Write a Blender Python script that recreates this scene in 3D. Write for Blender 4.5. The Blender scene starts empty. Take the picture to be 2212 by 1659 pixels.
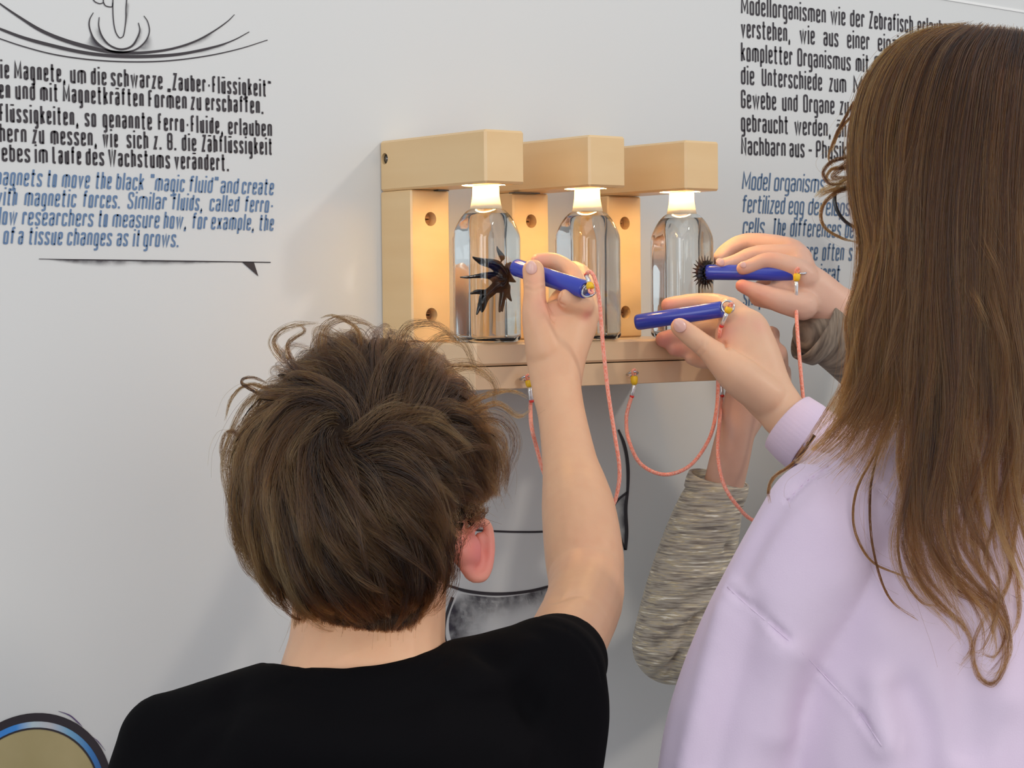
import bpy, bmesh, math, random
import numpy as np
from mathutils import Vector, Matrix
from mathutils.bvhtree import BVHTree
rnd = random.Random(7); rng = np.random.default_rng(7)
SC = bpy.context.scene; COL = SC.collection

# ------------------------------------------------------------------ camera
FPX, YAW, PIT, ROL = 4569.1, 0.66934, -0.03723, -0.01006
CP = Vector((-1.18573, -1.70348, -0.16117))
Fv = Vector((math.sin(YAW)*math.cos(PIT), math.cos(YAW)*math.cos(PIT), math.sin(PIT)))
R0 = Vector((math.cos(YAW), -math.sin(YAW), 0)); U0 = R0.cross(Fv)
Rv = R0*math.cos(ROL)+U0*math.sin(ROL); Uv = -R0*math.sin(ROL)+U0*math.cos(ROL)
cd = bpy.data.cameras.new('camera'); cam = bpy.data.objects.new('camera', cd); COL.objects.link(cam)
cam.matrix_world = Matrix(((Rv.x, Uv.x, -Fv.x, CP.x), (Rv.y, Uv.y, -Fv.y, CP.y), (Rv.z, Uv.z, -Fv.z, CP.z), (0, 0, 0, 1)))
cd.sensor_width = 36; cd.lens = FPX/2212*36; cd.clip_start = .05
SC.camera = cam

# ------------------------------------------------------------------ light, exposure
SC.view_settings.view_transform = 'Standard'; SC.view_settings.look = 'None'
SC.view_settings.exposure = 0.0; SC.view_settings.gamma = 1
SC.cycles.use_denoising = True
SC.cycles.max_bounces = 14; SC.cycles.transmission_bounces = 12; SC.cycles.transparent_max_bounces = 12
SC.cycles.sample_clamp_indirect = 4
wd = bpy.data.worlds.new('world'); SC.world = wd; wd.use_nodes = True
wd.node_tree.nodes['Background'].inputs[0].default_value = (.90, .94, 1, 1)
wd.node_tree.nodes['Background'].inputs[1].default_value = .68

def area(name, loc, target, sx, sy, power, color):
    l = bpy.data.lights.new(name, 'AREA'); l.shape = 'RECTANGLE'; l.size = sx; l.size_y = sy; l.energy = power; l.color = color
    o = bpy.data.objects.new(name, l); COL.objects.link(o); o.location = loc
    o.rotation_euler = (Vector(target)-Vector(loc)).to_track_quat('-Z', 'Y').to_euler()
    return o
area('ceiling_panel', (-.3, -1.6, 1.5), (-.2, -.6, -.4), 2.4, 1.4, 8, (.97, .98, .95))
area('hall_window', (-3.2, -2.0, .5), (0, -.3, -.2), 1.8, 1.8, 24, (.86, .91, 1))
area('ceiling_spot', (1.9, -3.0, 1.68), (.25, 0, -.25), .22, .22, 24, (1, .90, .79))
area('hall_fill', (-1.5, -4.6, .3), (.2, 0, -.3), 2.6, 1.8, 36, (1, .96, .90))

# ------------------------------------------------------------------ helpers
def W(u, v, d):
    """point seen at picture position (u, v), d metres along the view axis"""
    return CP + (Fv + Rv*((u-1106)/FPX) - Uv*((v-829.5)/FPX))*d
def onY(u, v, y):
    r = Fv + Rv*((u-1106)/FPX) - Uv*((v-829.5)/FPX)
    return CP + r*((y-CP.y)/r.y)
def dep(p): return (Vector(p)-CP).dot(Fv)
def uv_of(p):
    q = Vector(p)-CP; d = q.dot(Fv)
    return 1106+FPX*q.dot(Rv)/d, 829.5-FPX*q.dot(Uv)/d

def tag(o, label=None, cat=None, group=None, kind=None):
    for k, v in (('label', label), ('category', cat), ('group', group), ('kind', kind)):
        if v: o[k] = v
    return o
def link(name, me, mat, parent=None):
    o = bpy.data.objects.new(name, me); COL.objects.link(o)
    if mat:
        for m in (mat if isinstance(mat, (list, tuple)) else [mat]): me.materials.append(m)
    if parent:
        o.parent = parent; o.matrix_parent_inverse = Matrix.Translation(parent.location).inverted() if parent.type == 'EMPTY' else Matrix.Identity(4)
    return o
def empty(name, loc, label, cat, group=None):
    o = bpy.data.objects.new(name, None); COL.objects.link(o); o.location = loc; o.empty_display_size = .02
    return tag(o, label, cat, group)
def mesh_of(bm, smooth=True):
    me = bpy.data.meshes.new('m'); bm.to_mesh(me); bm.free()
    if smooth: me.polygons.foreach_set('use_smooth', [True]*len(me.polygons))
    return me
def obj(name, bm, mat, parent=None, smooth=True): return link(name, mesh_of(bm, smooth), mat, parent)
def pyobj(name, V, F, mat, parent=None, smooth=False):
    me = bpy.data.meshes.new('m'); me.from_pydata([tuple(v) for v in V], [], F); me.update()
    if smooth: me.polygons.foreach_set('use_smooth', [True]*len(me.polygons))
    return link(name, me, mat, parent)

def mat(name, col=(.8, .8, .8), rough=.5, **kw):
    m = bpy.data.materials.new(name); m.use_nodes = True
    b = m.node_tree.nodes['Principled BSDF']
    b.inputs['Base Color'].default_value = (*col, 1); b.inputs['Roughness'].default_value = rough
    for k, v in kw.items():
        n = {'spec': 'Specular IOR Level', 'metal': 'Metallic', 'trans': 'Transmission Weight', 'ior': 'IOR', 'sss': 'Subsurface Weight', 'coat': 'Coat Weight', 'sheen': 'Sheen Weight', 'emis': 'Emission Strength', 'aniso': 'Anisotropic'}[k]
        b.inputs[n].default_value = v
    return m
def nd(m, t, **kw):
    n = m.node_tree.nodes.new(t)
    for k, v in kw.items():
        if k in n.inputs: n.inputs[k].default_value = v
        else: setattr(n, k, v)
    return n
def lk(m, a, b): m.node_tree.links.new(a, b)
def bsdf(m): return m.node_tree.nodes['Principled BSDF']
def mapped(m, scale, rot=(0, 0, 0)):
    tc = nd(m, 'ShaderNodeTexCoord'); mp = nd(m, 'ShaderNodeMapping')
    mp.inputs['Scale'].default_value = scale; mp.inputs['Rotation'].default_value = rot
    lk(m, tc.outputs['Object'], mp.inputs[0]); return mp.outputs[0]
def noise_col(m, c1, c2, scale=(8, 8, 8), detail=4, lo=.3, hi=.7, rot=(0, 0, 0)):
    n = nd(m, 'ShaderNodeTexNoise'); n.inputs['Scale'].default_value = 1; n.inputs['Detail'].default_value = detail
    lk(m, mapped(m, scale, rot), n.inputs['Vector'])
    r = nd(m, 'ShaderNodeValToRGB'); r.color_ramp.elements[0].position = lo; r.color_ramp.elements[1].position = hi
    r.color_ramp.elements[0].color = (*c1, 1); r.color_ramp.elements[1].color = (*c2, 1)
    lk(m, n.outputs['Fac'], r.inputs[0]); lk(m, r.outputs[0], bsdf(m).inputs['Base Color']); return n, r
def bump(m, scale=(200, 200, 200), strength=.2, dist=.001, detail=3, rot=(0, 0, 0)):
    n = nd(m, 'ShaderNodeTexNoise'); n.inputs['Scale'].default_value = 1; n.inputs['Detail'].default_value = detail
    lk(m, mapped(m, scale, rot), n.inputs['Vector'])
    b = nd(m, 'ShaderNodeBump'); b.inputs['Strength'].default_value = strength; b.inputs['Distance'].default_value = dist
    lk(m, n.outputs['Fac'], b.inputs['Height']); lk(m, b.outputs[0], bsdf(m).inputs['Normal']); return b

# ------------------------------------------------------------------ materials
M = {}
M['wall'] = mat('wall_panel', (.665, .67, .66), .32, spec=.35)
M['ink'] = mat('ink_black', (.030, .024, .030), .5)
M['inkblue'] = mat('ink_blue', (.115, .20, .35), .5)
M['inkblue2'] = mat('ink_blue_dark', (.085, .15, .26), .5)
m = M['wood'] = mat('varnished_pine', (.76, .53, .30), .35, coat=.15)
noise_col(m, (.80, .56, .29), (.76, .51, .25), (14, 3, 40), 3)
m = M['woodsh'] = mat('varnished_pine_lengthwise', (.72, .52, .31), .35, coat=.15)
noise_col(m, (.77, .54, .33), (.72, .49, .29), (3, 30, 40), 3)
m = M['woodhole'] = mat('raw_wood', (.35, .19, .09), .8)
M['steel'] = mat('steel', (.62, .62, .64), .22, metal=1)
M['darksteel'] = mat('dark_screw', (.10, .11, .12), .35, metal=.8)
M['glass'] = mat('bottle_glass', (.975, .995, .985), .0, trans=1, ior=1.5)
M['water'] = mat('clear_liquid', (1, 1, 1), .0, trans=1, ior=1.33)
M['ferro'] = mat('ferrofluid', (.004, .003, .003), .10, spec=.6)
M['blue'] = mat('blue_plastic', (.030, .050, .42), .22, coat=.3)
M['yellow'] = mat('yellow_sleeve', (.86, .52, .01), .4)
M['clearsl'] = mat('clear_crimp', (.8, .8, .8), .15, metal=.65)
M['red'] = mat('red_tip', (.75, .03, .02), .4)
M['tie'] = mat('magnet_core', (.55, .52, .48), .4, metal=.7)
m = M['cap'] = mat('frosted_cap', (.95, .93, .88), .5, trans=0)
nt = m.node_tree; tr = nd(m, 'ShaderNodeBsdfTranslucent'); tr.inputs[0].default_value = (1, .93, .78, 1)
mx = nd(m, 'ShaderNodeMixShader'); mx.inputs[0].default_value = .6
lk(m, bsdf(m).outputs[0], mx.inputs[1]); lk(m, tr.outputs[0], mx.inputs[2]); lk(m, mx.outputs[0], nt.nodes['Material Output'].inputs[0])
m = M['led'] = mat('led', (1, .9, .7), .5, emis=120); bsdf(m).inputs['Emission Color'].default_value = (1, .60, .20, 1)
# rope: braided neon orange
m = M['rope'] = mat('neon_rope', (1, .18, .08), .55, sheen=.3)
wv = nd(m, 'ShaderNodeTexVoronoi'); wv.inputs['Scale'].default_value = 1; lk(m, mapped(m, (900, 900, 420)), wv.inputs['Vector'])
r = nd(m, 'ShaderNodeValToRGB'); r.color_ramp.elements[0].color = (1, .16, .07, 1); r.color_ramp.elements[1].color = (1, .46, .34, 1); r.color_ramp.elements[1].position = .8
lk(m, wv.outputs['Distance'], r.inputs[0]); lk(m, r.outputs[0], bsdf(m).inputs['Base Color'])
b_ = nd(m, 'ShaderNodeBump'); b_.inputs['Distance'].default_value = .0006; lk(m, wv.outputs['Distance'], b_.inputs['Height']); lk(m, b_.outputs[0], bsdf(m).inputs['Normal'])

def skin(name, c, cb):
    m = mat(name, c, .42, sss=.12, spec=.35)
    bsdf(m).inputs['Subsurface Radius'].default_value = (1, .3, .15); bsdf(m).inputs['Subsurface Scale'].default_value = .006
    at = nd(m, 'ShaderNodeAttribute', attribute_name='blush')
    n = nd(m, 'ShaderNodeTexNoise'); n.inputs['Scale'].default_value = 60; n.inputs['Detail'].default_value = 5
    tc = nd(m, 'ShaderNodeTexCoord'); lk(m, tc.outputs['Object'], n.inputs['Vector'])
    mx1 = nd(m, 'ShaderNodeMix', data_type='RGBA'); mx1.inputs['A'].default_value = (*c, 1); mx1.inputs['B'].default_value = (c[0]*.93, c[1]*.83, c[2]*.82, 1)
    lk(m, n.outputs['Fac'], mx1.inputs['Factor'])
    mx2 = nd(m, 'ShaderNodeMix', data_type='RGBA'); mx2.inputs['B'].default_value = (*cb, 1)
    lk(m, mx1.outputs['Result'], mx2.inputs['A']); lk(m, at.outputs['Fac'], mx2.inputs['Factor'])
    lk(m, mx2.outputs['Result'], bsdf(m).inputs['Base Color'])
    bump(m, (900, 900, 900), .12, .0006, 4)
    return m
M['skin1'] = skin('skin_boy', (.79, .475, .285), (.80, .23, .20))
M['skin2'] = skin('skin_girl', (.78, .50, .325), (.74, .25, .21))
M['skin3'] = skin('skin_third', (.70, .44, .32), (.70, .24, .18))
M['nail'] = mat('nail', (.78, .47, .40), .25, spec=.6)
m = M['tee'] = mat('black_jersey', (.0028, .0025, .0032), .9, spec=.08); bump(m, (1500, 1500, 1500), .1, .0005)
m = M['lilac'] = mat('lilac_fleece', (.70, .58, .72), .9, sheen=.1); noise_col(m, (.73, .60, .735), (.70, .565, .71), (20, 20, 20)); bump(m, (900, 900, 900), .25, .0005)
m = M['trousers'] = mat('dark_denim', (.03, .04, .08), .9); m = M['shoe'] = mat('shoe_canvas', (.3, .3, .32), .7)
# heathered knit: fine cross streaks of grey, tan and cream
m = M['knit'] = mat('heather_knit', (.3, .26, .2), .9, sheen=.2)
n, r = noise_col(m, (.20, .165, .14), (.98, .94, .82), (40, 40, 560), 3, .30, .70, (0, .12, 0))
e = r.color_ramp.elements.new(.42); e.color = (.36, .31, .24, 1)
e = r.color_ramp.elements.new(.52); e.color = (.52, .47, .39, 1)
e = r.color_ramp.elements.new(.60); e.color = (.56, .46, .27, 1)
bump(m, (45, 45, 620), .4, .001, 3, (0, .12, 0))
m = M['cuffknit'] = mat('brown_knit', (.2, .15, .1), .9, sheen=.2); noise_col(m, (.10, .07, .05), (.32, .25, .18), (300, 40, 40), 2, .3, .7); bump(m, (300, 40, 40), .5, .001)

def hairmat(name, mel, red, rough=.35, rr=.3, grad=.06, vary=.12):
    m = bpy.data.materials.new(name); m.use_nodes = True; nt = m.node_tree; nt.nodes.remove(nt.nodes['Principled BSDF'])
    h = nt.nodes.new('ShaderNodeBsdfHairPrincipled')
    try: h.model = 'CHIANG'
    except Exception: pass
    h.parametrization = 'MELANIN'
    for k, v in (('Melanin', mel), ('Melanin Redness', red), ('Roughness', rough), ('Radial Roughness', rr), ('Random Color', .45), ('Random Roughness', .1), ('Coat', .0)):
        if k in h.inputs: h.inputs[k].default_value = v
    hi = nt.nodes.new('ShaderNodeHairInfo'); mr_ = nt.nodes.new('ShaderNodeMapRange'); nt.links.new(hi.outputs['Intercept'], mr_.inputs['Value'])
    mr_.inputs['To Min'].default_value = mel+grad; mr_.inputs['To Max'].default_value = mel-grad; at_ = nt.nodes.new('ShaderNodeAttribute'); at_.attribute_name = 'tone'
    m1_ = nt.nodes.new('ShaderNodeMath'); m1_.operation = 'MULTIPLY'; m1_.inputs[1].default_value = vary; nt.links.new(at_.outputs['Fac'], m1_.inputs[0])
    ad = nt.nodes.new('ShaderNodeMath'); nt.links.new(mr_.outputs[0], ad.inputs[0]); nt.links.new(m1_.outputs[0], ad.inputs[1]); nt.links.new(ad.outputs[0], h.inputs['Melanin'])
    if 'Random' in h.inputs: nt.links.new(hi.outputs['Random'], h.inputs['Random'])
    nt.links.new(h.outputs[0], nt.nodes['Material Output'].inputs[0]); return m
M['hair1'] = hairmat('hair_boy', .60, .27, .24, .36, .06, .10); M['hair2'] = hairmat('hair_girl', .58, .62, .27, .38, .13, .075); M['hair3'] = hairmat('hair_third', .8, .4)
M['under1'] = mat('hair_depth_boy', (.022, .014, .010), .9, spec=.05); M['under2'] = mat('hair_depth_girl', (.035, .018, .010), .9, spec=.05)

# ------------------------------------------------------------------ the room
def box(bm, lo, hi, bev=0, seg=2):
    r = bmesh.ops.create_cube(bm, size=1); vs = r['verts']
    c = [(a+b)/2 for a, b in zip(lo, hi)]; s = [b-a for a, b in zip(lo, hi)]
    for v in vs: v.co = Vector((v.co.x*s[0]+c[0], v.co.y*s[1]+c[1], v.co.z*s[2]+c[2]))
    if bev:
        es = list({e for v in vs for e in v.link_edges})
        bmesh.ops.bevel(bm, geom=es, offset=bev, segments=seg, affect='EDGES', profile=.5)
FLOOR = -1.42
bm = bmesh.new(); box(bm, (-3.2, 0, FLOOR), (3.2, .04, 1.55)); wall = obj('wall_back', bm, M['wall'], smooth=False); tag(wall, kind='structure')
m = mat('grey_floor', (.25, .25, .26), .5); noise_col(m, (.22, .22, .23), (.28, .28, .29), (30, 30, 30))
bm = bmesh.new(); box(bm, (-3.2, -4.5, FLOOR-.05), (3.2, 0, FLOOR)); tag(obj('floor', bm, m, smooth=False), kind='structure')
# the printed panel edge in the upper right: a thin seam
bm = bmesh.new(); a, b = onY(2040, 0, 0), onY(2212, 28, 0); dr = (b-a).normalized(); a -= dr*.3; b += dr*.6
pyobj('panel_edge', [a+Vector((0, -.0012, 0)), b+Vector((0, -.0012, 0)), b+Vector((0, -.0012, .003)), a+Vector((0, -.0012, .003)), a+Vector((0, .001, 0)), b+Vector((0, .001, 0)), b+Vector((0, .001, .003)), a+Vector((0, .001, .003))],
      [(0, 1, 2, 3), (0, 4, 5, 1), (3, 2, 6, 7)], mat('panel_trim', (.82, .82, .80), .4), wall)

# ------------------------------------------------------------------ lettering (own condensed stroke alphabet)
XH = .77
G = {
 'a': (1, [[(0, .6), (0, XH), (1, XH), (1, 0)], [(1, .43), (0, .43), (0, 0), (1, 0)]]),
 'b': (1, [[(0, 1), (0, 0), (1, 0), (1, XH), (0, XH)]]),
 'c': (1, [[(1, .55), (1, XH), (0, XH), (0, 0), (1, 0), (1, .23)]]),
 'd': (1, [[(1, 1), (1, 0), (0, 0), (0, XH), (1, XH)]]),
 'e': (1, [[(0, .40), (1, .40), (1, XH), (0, XH), (0, 0), (1, 0), (1, .2)]]),
 'f': (.85, [[(.35, 0), (.35, 1), (1.15, 1)], [(-.25, XH), (1.1, XH)]]),
 'g': (1, [[(1, 0), (0, 0), (0, XH), (1, XH), (1, -.22), (.05, -.22)]]),
 'h': (1, [[(0, 1), (0, 0)], [(0, XH), (1, XH), (1, 0)]]),
 'i': (0, [[(0, 0), (0, XH)], [(0, .93), (0, 1.03)]]),
 'k': (1, [[(0, 0), (0, 1)], [(0, .36), (1, XH)], [(.35, .45), (1, 0)]]),
 'l': (0, [[(0, 0), (0, 1)]]),
 'm': (2, [[(0, 0), (0, XH), (1, XH), (1, 0)], [(.5, XH), (.5, 0)]]),
 'n': (1, [[(0, 0), (0, XH), (1, XH), (1, 0)]]),
 'o': (1, [[(.5, 0), (0, 0), (0, XH), (1, XH), (1, 0), (.5, 0)]]),
 'p': (1, [[(0, -.22), (0, XH), (1, XH), (1, 0), (0, 0)]]),
 'r': (.65, [[(0, 0), (0, XH), (1, XH), (1, .58)]]),
 's': (1, [[(1, .58), (1, XH), (0, XH), (0, .46), (1, .31), (1, 0), (0, 0), (0, .2)]]),
 't': (.85, [[(.35, .98), (.35, 0), (1.1, 0)], [(-.25, XH), (1.15, XH)]]),
 'u': (1, [[(0, XH), (0, 0), (1, 0)], [(1, XH), (1, 0)]]),
 'v': (1.1, [[(0, XH), (.5, 0), (1, XH)]]),
 'w': (2, [[(0, XH), (.25, 0), (.5, XH), (.75, 0), (1, XH)]]),
 'x': (1.1, [[(0, XH), (1, 0)], [(0, 0), (1, XH)]]),
 'y': (1, [[(0, XH), (0, 0), (1, 0)], [(1, XH), (1, -.22), (.05, -.22)]]),
 'z': (.9, [[(0, XH), (1, XH), (0, 0), (1, 0)]]),
 'M': (2, [[(0, 0), (0, 1), (.5, .25), (1, 1), (1, 0)]]),
 'Z': (1.1, [[(0, 1), (1, 1), (0, 0), (1, 0)]]),
 'F': (.9, [[(0, 0), (0, 1), (1, 1)], [(0, .5), (.85, .5)]]),
 'L': (.9, [[(0, 1), (0, 0), (1, 0)]]),
 'W': (2.2, [[(0, 1), (.25, 0), (.5, 1), (.75, 0), (1, 1)]]),
 'B': (1.15, [[(0, .5), (0, 1), (1, 1), (1, .5), (0, .5), (0, 0), (1, 0), (1, .5)]]),
 'S': (1.1, [[(1, .72), (1, 1), (0, 1), (0, .6), (1, .4), (1, 0), (0, 0), (0, .28)]]),
 'O': (1.15, [[(.5, 0), (0, 0), (0, 1), (1, 1), (1, 0), (.5, 0)]]),
 'U': (1.15, [[(0, 1), (0, 0), (1, 0), (1, 1)]]),
 'G': (1.1, [[(1, .7), (1, 1), (0, 1), (0, 0), (1, 0), (1, .48), (.5, .48)]]),
 'N': (1.25, [[(0, 0), (0, 1), (1, 0), (1, 1)]]),
 'P': (1.1, [[(0, 0), (0, 1), (1, 1), (1, .45), (0, .45)]]),
 'T': (1.1, [[(0, 1), (1, 1)], [(.5, 1), (.5, 0)]]),
 ',': (.1, [[(.5, .04), (.5, 0), (0, -.14)]]), '.': (0, [[(0, 0), (0, .06)]]),
 '-': (.6, [[(0, .42), (1, .42)]]), '–': (1.1, [[(0, .42), (1, .42)]]),
 '"': (.6, [[(0, 1), (0, .78)], [(1, 1), (1, .78)]]), '„': (.7, [[(.2, .08), (.2, 0), (0, -.12)], [(1, .08), (1, 0), (.8, -.12)]]),
 '“': (.7, [[(.2, 1), (0, .9), (0, .8)], [(1, 1), (.8, .9), (.8, .8)]]),
}
for q, base in (('ä', 'a'), ('ü', 'u')):
    G[q] = (1, G[base][1]+[[(.22, .92), (.22, 1.0)], [(.8, .92), (.8, 1.0)]])
def rounded(p, rad):
    out = [p[0]]
    for i in range(1, len(p)-1):
        a, b, c = p[i-1], p[i], p[i+1]
        la, lc = math.dist(a, b), math.dist(b, c); r_ = min(rad, la*.48, lc*.48)
        if r_ < 1e-5: out.append(b); continue
        s = (b[0]+(a[0]-b[0])*r_/la, b[1]+(a[1]-b[1])*r_/la); e = (b[0]+(c[0]-b[0])*r_/lc, b[1]+(c[1]-b[1])*r_/lc)
        for t in (0, .25, .5, .75, 1):
            out.append(((1-t)**2*s[0]+2*t*(1-t)*b[0]+t*t*e[0], (1-t)**2*s[1]+2*t*(1-t)*b[1]+t*t*e[1]))
    out.append(p[-1]); return out
def ribbon(pts, wid, V, F, to3):
    """flat stroke; wid is one width or a list"""
    n = len(pts); ws = wid if isinstance(wid, (list, tuple)) else [wid]*n
    L = []
    for i in range(n):
        def dirv(a, b):
            l = math.dist(a, b) or 1; return ((b[0]-a[0])/l, (b[1]-a[1])/l)
        d1 = dirv(pts[i-1], pts[i]) if i else dirv(pts[0], pts[1]); d2 = dirv(pts[i], pts[i+1]) if i < n-1 else d1
        nx, ny = -(d1[1]+d2[1]), d1[0]+d2[0]; l = math.hypot(nx, ny) or 1; nx /= l; ny /= l
        k = min(1/max(.35, nx*-d1[1]+ny*d1[0]), 2.2)*ws[i]/2
        L.append(((pts[i][0]+nx*k, pts[i][1]+ny*k), (pts[i][0]-nx*k, pts[i][1]-ny*k)))
    b = len(V)
    for p, q in L: V.append(to3(p)); V.append(to3(q))
    for i in range(n-1): F.append((b+2*i+1, b+2*i, b+2*i+2, b+2*i+3)[::-1])
def text_line(words, base, capm, stroke, mt, slant=0, off=(0, 0), sc=1.0, name='printed_text_line'):
    """words: (text, x0, x1) in picture px; base: two baseline points"""
    (xa, ya), (xb, yb) = [((p[0]/sc)+off[0], (p[1]/sc)+off[1]) for p in base]
    V, F = [], []; t = stroke
    for txt, w0, w1 in words:
        u0, u1 = w0/sc+off[0], w1/sc+off[0]
        P0 = onY(u0, ya+(yb-ya)*(u0-xa)/(xb-xa), 0); P1 = onY(u1, ya+(yb-ya)*(u1-xa)/(xb-xa), 0)
        dx = (P1-P0); width = dx.length/capm; ex = dx.normalized()
        sl = slant*.75
        nat = sum(G[c][0] for c in txt); nl = len(txt)
        gap = t*.85
        k = (width-sl*.6-nl*t-(nl-1)*gap)/max(nat, .01)
        if nat < .01: k = .3
        if k < .12: k = .12
        x = 0
        for c in txt:
            w_, paths = G[c]
            for p in paths:
                q = []
                for (a, b) in p:
                    yy = b
                    if abs(b) < 1e-6: yy = t*.45
                    elif abs(b-XH) < 1e-6: yy = XH-t*.45
                    elif abs(b-1) < 1e-6: yy = 1-t*.45
                    xx = x+t/2+a*w_*k
                    if c in ',.': pass
                    if len(p) == 2 and p[0][0] == p[1][0]:  # straight stems reach full height
                        yy = b
                    q.append((xx+yy*slant*.75, yy))
                if c in '.': q = [(q[0][0], 0), (q[0][0]+.001, t*1.05)]
                q = rounded(q, .0 if c in 'MZWNvwxzk' else .15)
                ribbon(q, t, V, F, lambda s: P0+ex*(s[0]*capm)+Vector((0, -.0006, s[1]*capm)))
            x += w_*k+t+gap
    return pyobj(name, V, F, mt, wall)
LS = 3.568
dL = 1.86; capL = 37.5*dL/FPX*1.02
def LL(w, b, mt=M['ink'], cap=capL, st=.130, sl=0, off=(0, 0)): text_line(w, b, cap, st, mt, sl, off, LS)
LL([('die', -50, 70), ('Magnete,', 108, 503), ('um', 540, 662), ('die', 700, 820), ('schwarze', 853, 1252), ('„Zauber-Flüssigkeit“', 1287, 2090)], [(110, 610), (2045, 745)])
LL([('en', -8, 78), ('und', 117, 270), ('mit', 308, 447), ('Magnetkräften', 483, 1107), ('Formen', 1142, 1438), ('zu', 1468, 1550), ('erschaffen.', 1582, 2028)], [(117, 765), (2020, 879)])
LL([('Flüssigkeiten,', -5, 603), ('so', 652, 740), ('genannte', 790, 1170), ('Ferro-Fluide,', 1217, 1718), ('erlauben', 1757, 2095)], [(5, 938), (2090, 1055)])
LL([('hern', -5, 203), ('zu', 247, 340), ('messen,', 388, 745), ('wie', 790, 905), ('sich', 975, 1142), ('z.', 1182, 1243), ('B.', 1287, 1357), ('die', 1400, 1512), ('Zähflüssigkeit', 1553, 2097)], [(0, 1093), (2095, 1195)])
LL([('webes', -75, 232), ('im', 267, 367), ('Laufe', 403, 625), ('des', 660, 802), ('Wachstums', 833, 1310), ('verändert.', 1343, 1762)], [(0, 1243), (1762, 1320)])
o4 = (0, 340); bl = M['inkblue']
LL([('magnets', -62, 328), ('to', 357, 440), ('move', 472, 695), ('the', 730, 862), ('black', 890, 1112), ('"magic', 1150, 1425), ('fluid"', 1452, 1680), ('and', 1695, 1840), ('create', 1858, 2112)], [(0, 215), (2110, 292)], bl, capL*.97, .118, .17, o4)
LL([('with', -45, 135), ('magnetic', 183, 590), ('forces.', 632, 930), ('Similar', 978, 1285), ('fluids,', 1320, 1565), ('called', 1610, 1845), ('ferro-', 1880, 2110)], [(0, 368), (2110, 428)], bl, capL*.97, .118, .17, o4)
LL([('allow', -95, 135), ('researchers', 165, 723), ('to', 752, 832), ('measure', 862, 1232), ('how,', 1257, 1440), ('for', 1475, 1598), ('example,', 1622, 1962), ('the', 1992, 2112)], [(0, 518), (2110, 567)], bl, capL*.97, .118, .17, o4)
LL([('of', 20, 118), ('a', 135, 183), ('tissue', 215, 485), ('changes', 512, 865), ('as', 895, 990), ('it', 1020, 1078), ('grows.', 1100, 1382)], [(0, 668), (1382, 692)], bl, capL*.97, .118, .17, o4)
capR = 39.5*2.38/FPX
def RL(w, b): text_line(w, b, capR, .120, M['ink'], 0, (1580, 0), 4.608)
RL([('Modellorganismen', 93, 937), ('wie', 985, 1132), ('der', 1180, 1322), ('Zebrafisch', 1368, 1805), ('erlauben', 1850, 2200)], [(95, 140), (1790, 330)])
RL([('verstehen,', 93, 583), ('wie', 677, 827), ('aus', 915, 1062), ('einer', 1150, 1372), ('einzigen', 1455, 1830)], [(95, 372), (1570, 520)])
RL([('kompletter', 93, 605), ('Organismus', 655, 1185), ('mit', 1235, 1365), ('B', 1420, 1475)], [(95, 607), (1360, 722)])
RL([('die', 93, 225), ('Unterschiede', 300, 900), ('zum', 970, 1140), ('M', 1212, 1300)], [(95, 838), (1140, 925)])
RL([('Gewebe', 93, 443), ('und', 503, 657), ('Organe', 713, 1023), ('zu', 1075, 1165)], [(95, 1075), (1160, 1148)])
RL([('gebraucht', 93, 563), ('werden,', 625, 985), ('än', 1045, 1140)], [(95, 1308), (1130, 1372)])
RL([('Nachbarn', 95, 537), ('aus', 577, 725), ('–', 760, 805), ('Physik', 840, 1145)], [(95, 1540), (1130, 1588)])
def RB(w, b): text_line(w, b, capR*.98, .105, M['inkblue2'], .17, (1580, 340), 4.878)
RB([('Model', 107, 408), ('organisms', 443, 985)], [(105, 340), (940, 372)])
RB([('fertilized', 107, 565), ('egg', 595, 767), ('develops', 803, 1250)], [(105, 585), (1085, 615)])
RB([('cells.', 112, 375), ('The', 425, 572), ('differences', 612, 1155), ('be', 1190, 1290)], [(105, 820), (1300, 852)])
RB([('are', 762, 912), ('often', 950, 1187), ('s', 1230, 1275)], [(762, 1083), (1187, 1090)])
RB([('migrat', 845, 1145)], [(845, 1305), (1145, 1316)])
RB([('shape', 115, 400)], [(115, 1565), (400, 1562)])

# ------------------------------------------------------------------ printed line drawings
def catmull(P, n=8):
    P = [np.array(p, float) for p in P]; P = [2*P[0]-P[1]]+P+[2*P[-1]-P[-2]]; out = []
    for i in range(1, len(P)-2):
        a, b, c, d = P[i-1:i+3]
        for k in range(n):
            t = k/n; out.append(.5*((2*b)+(-a+c)*t+(2*a-5*b+4*c-d)*t*t+(-a+3*b-3*c+d)*t**3))
    out.append(P[-2]); return out
def drawn(name, lines, mt=M['ink'], y=-.0007):
    """lines: (px points, px widths)"""
    V, F = [], []
    for pts, w in lines:
        n = 8; c = catmull(pts, n)
        if isinstance(w, (int, float)): ws = [w*1.25]*len(c)
        else:
            ww = np.interp(np.linspace(0, 1, len(c)), np.linspace(0, 1, len(w)), w); ws = list(map(float, ww*1.4))
        ribbon([tuple(p) for p in c], ws, V, F, lambda s: onY(s[0], s[1], y))
    return pyobj(name, V, F, mt, wall)
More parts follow.
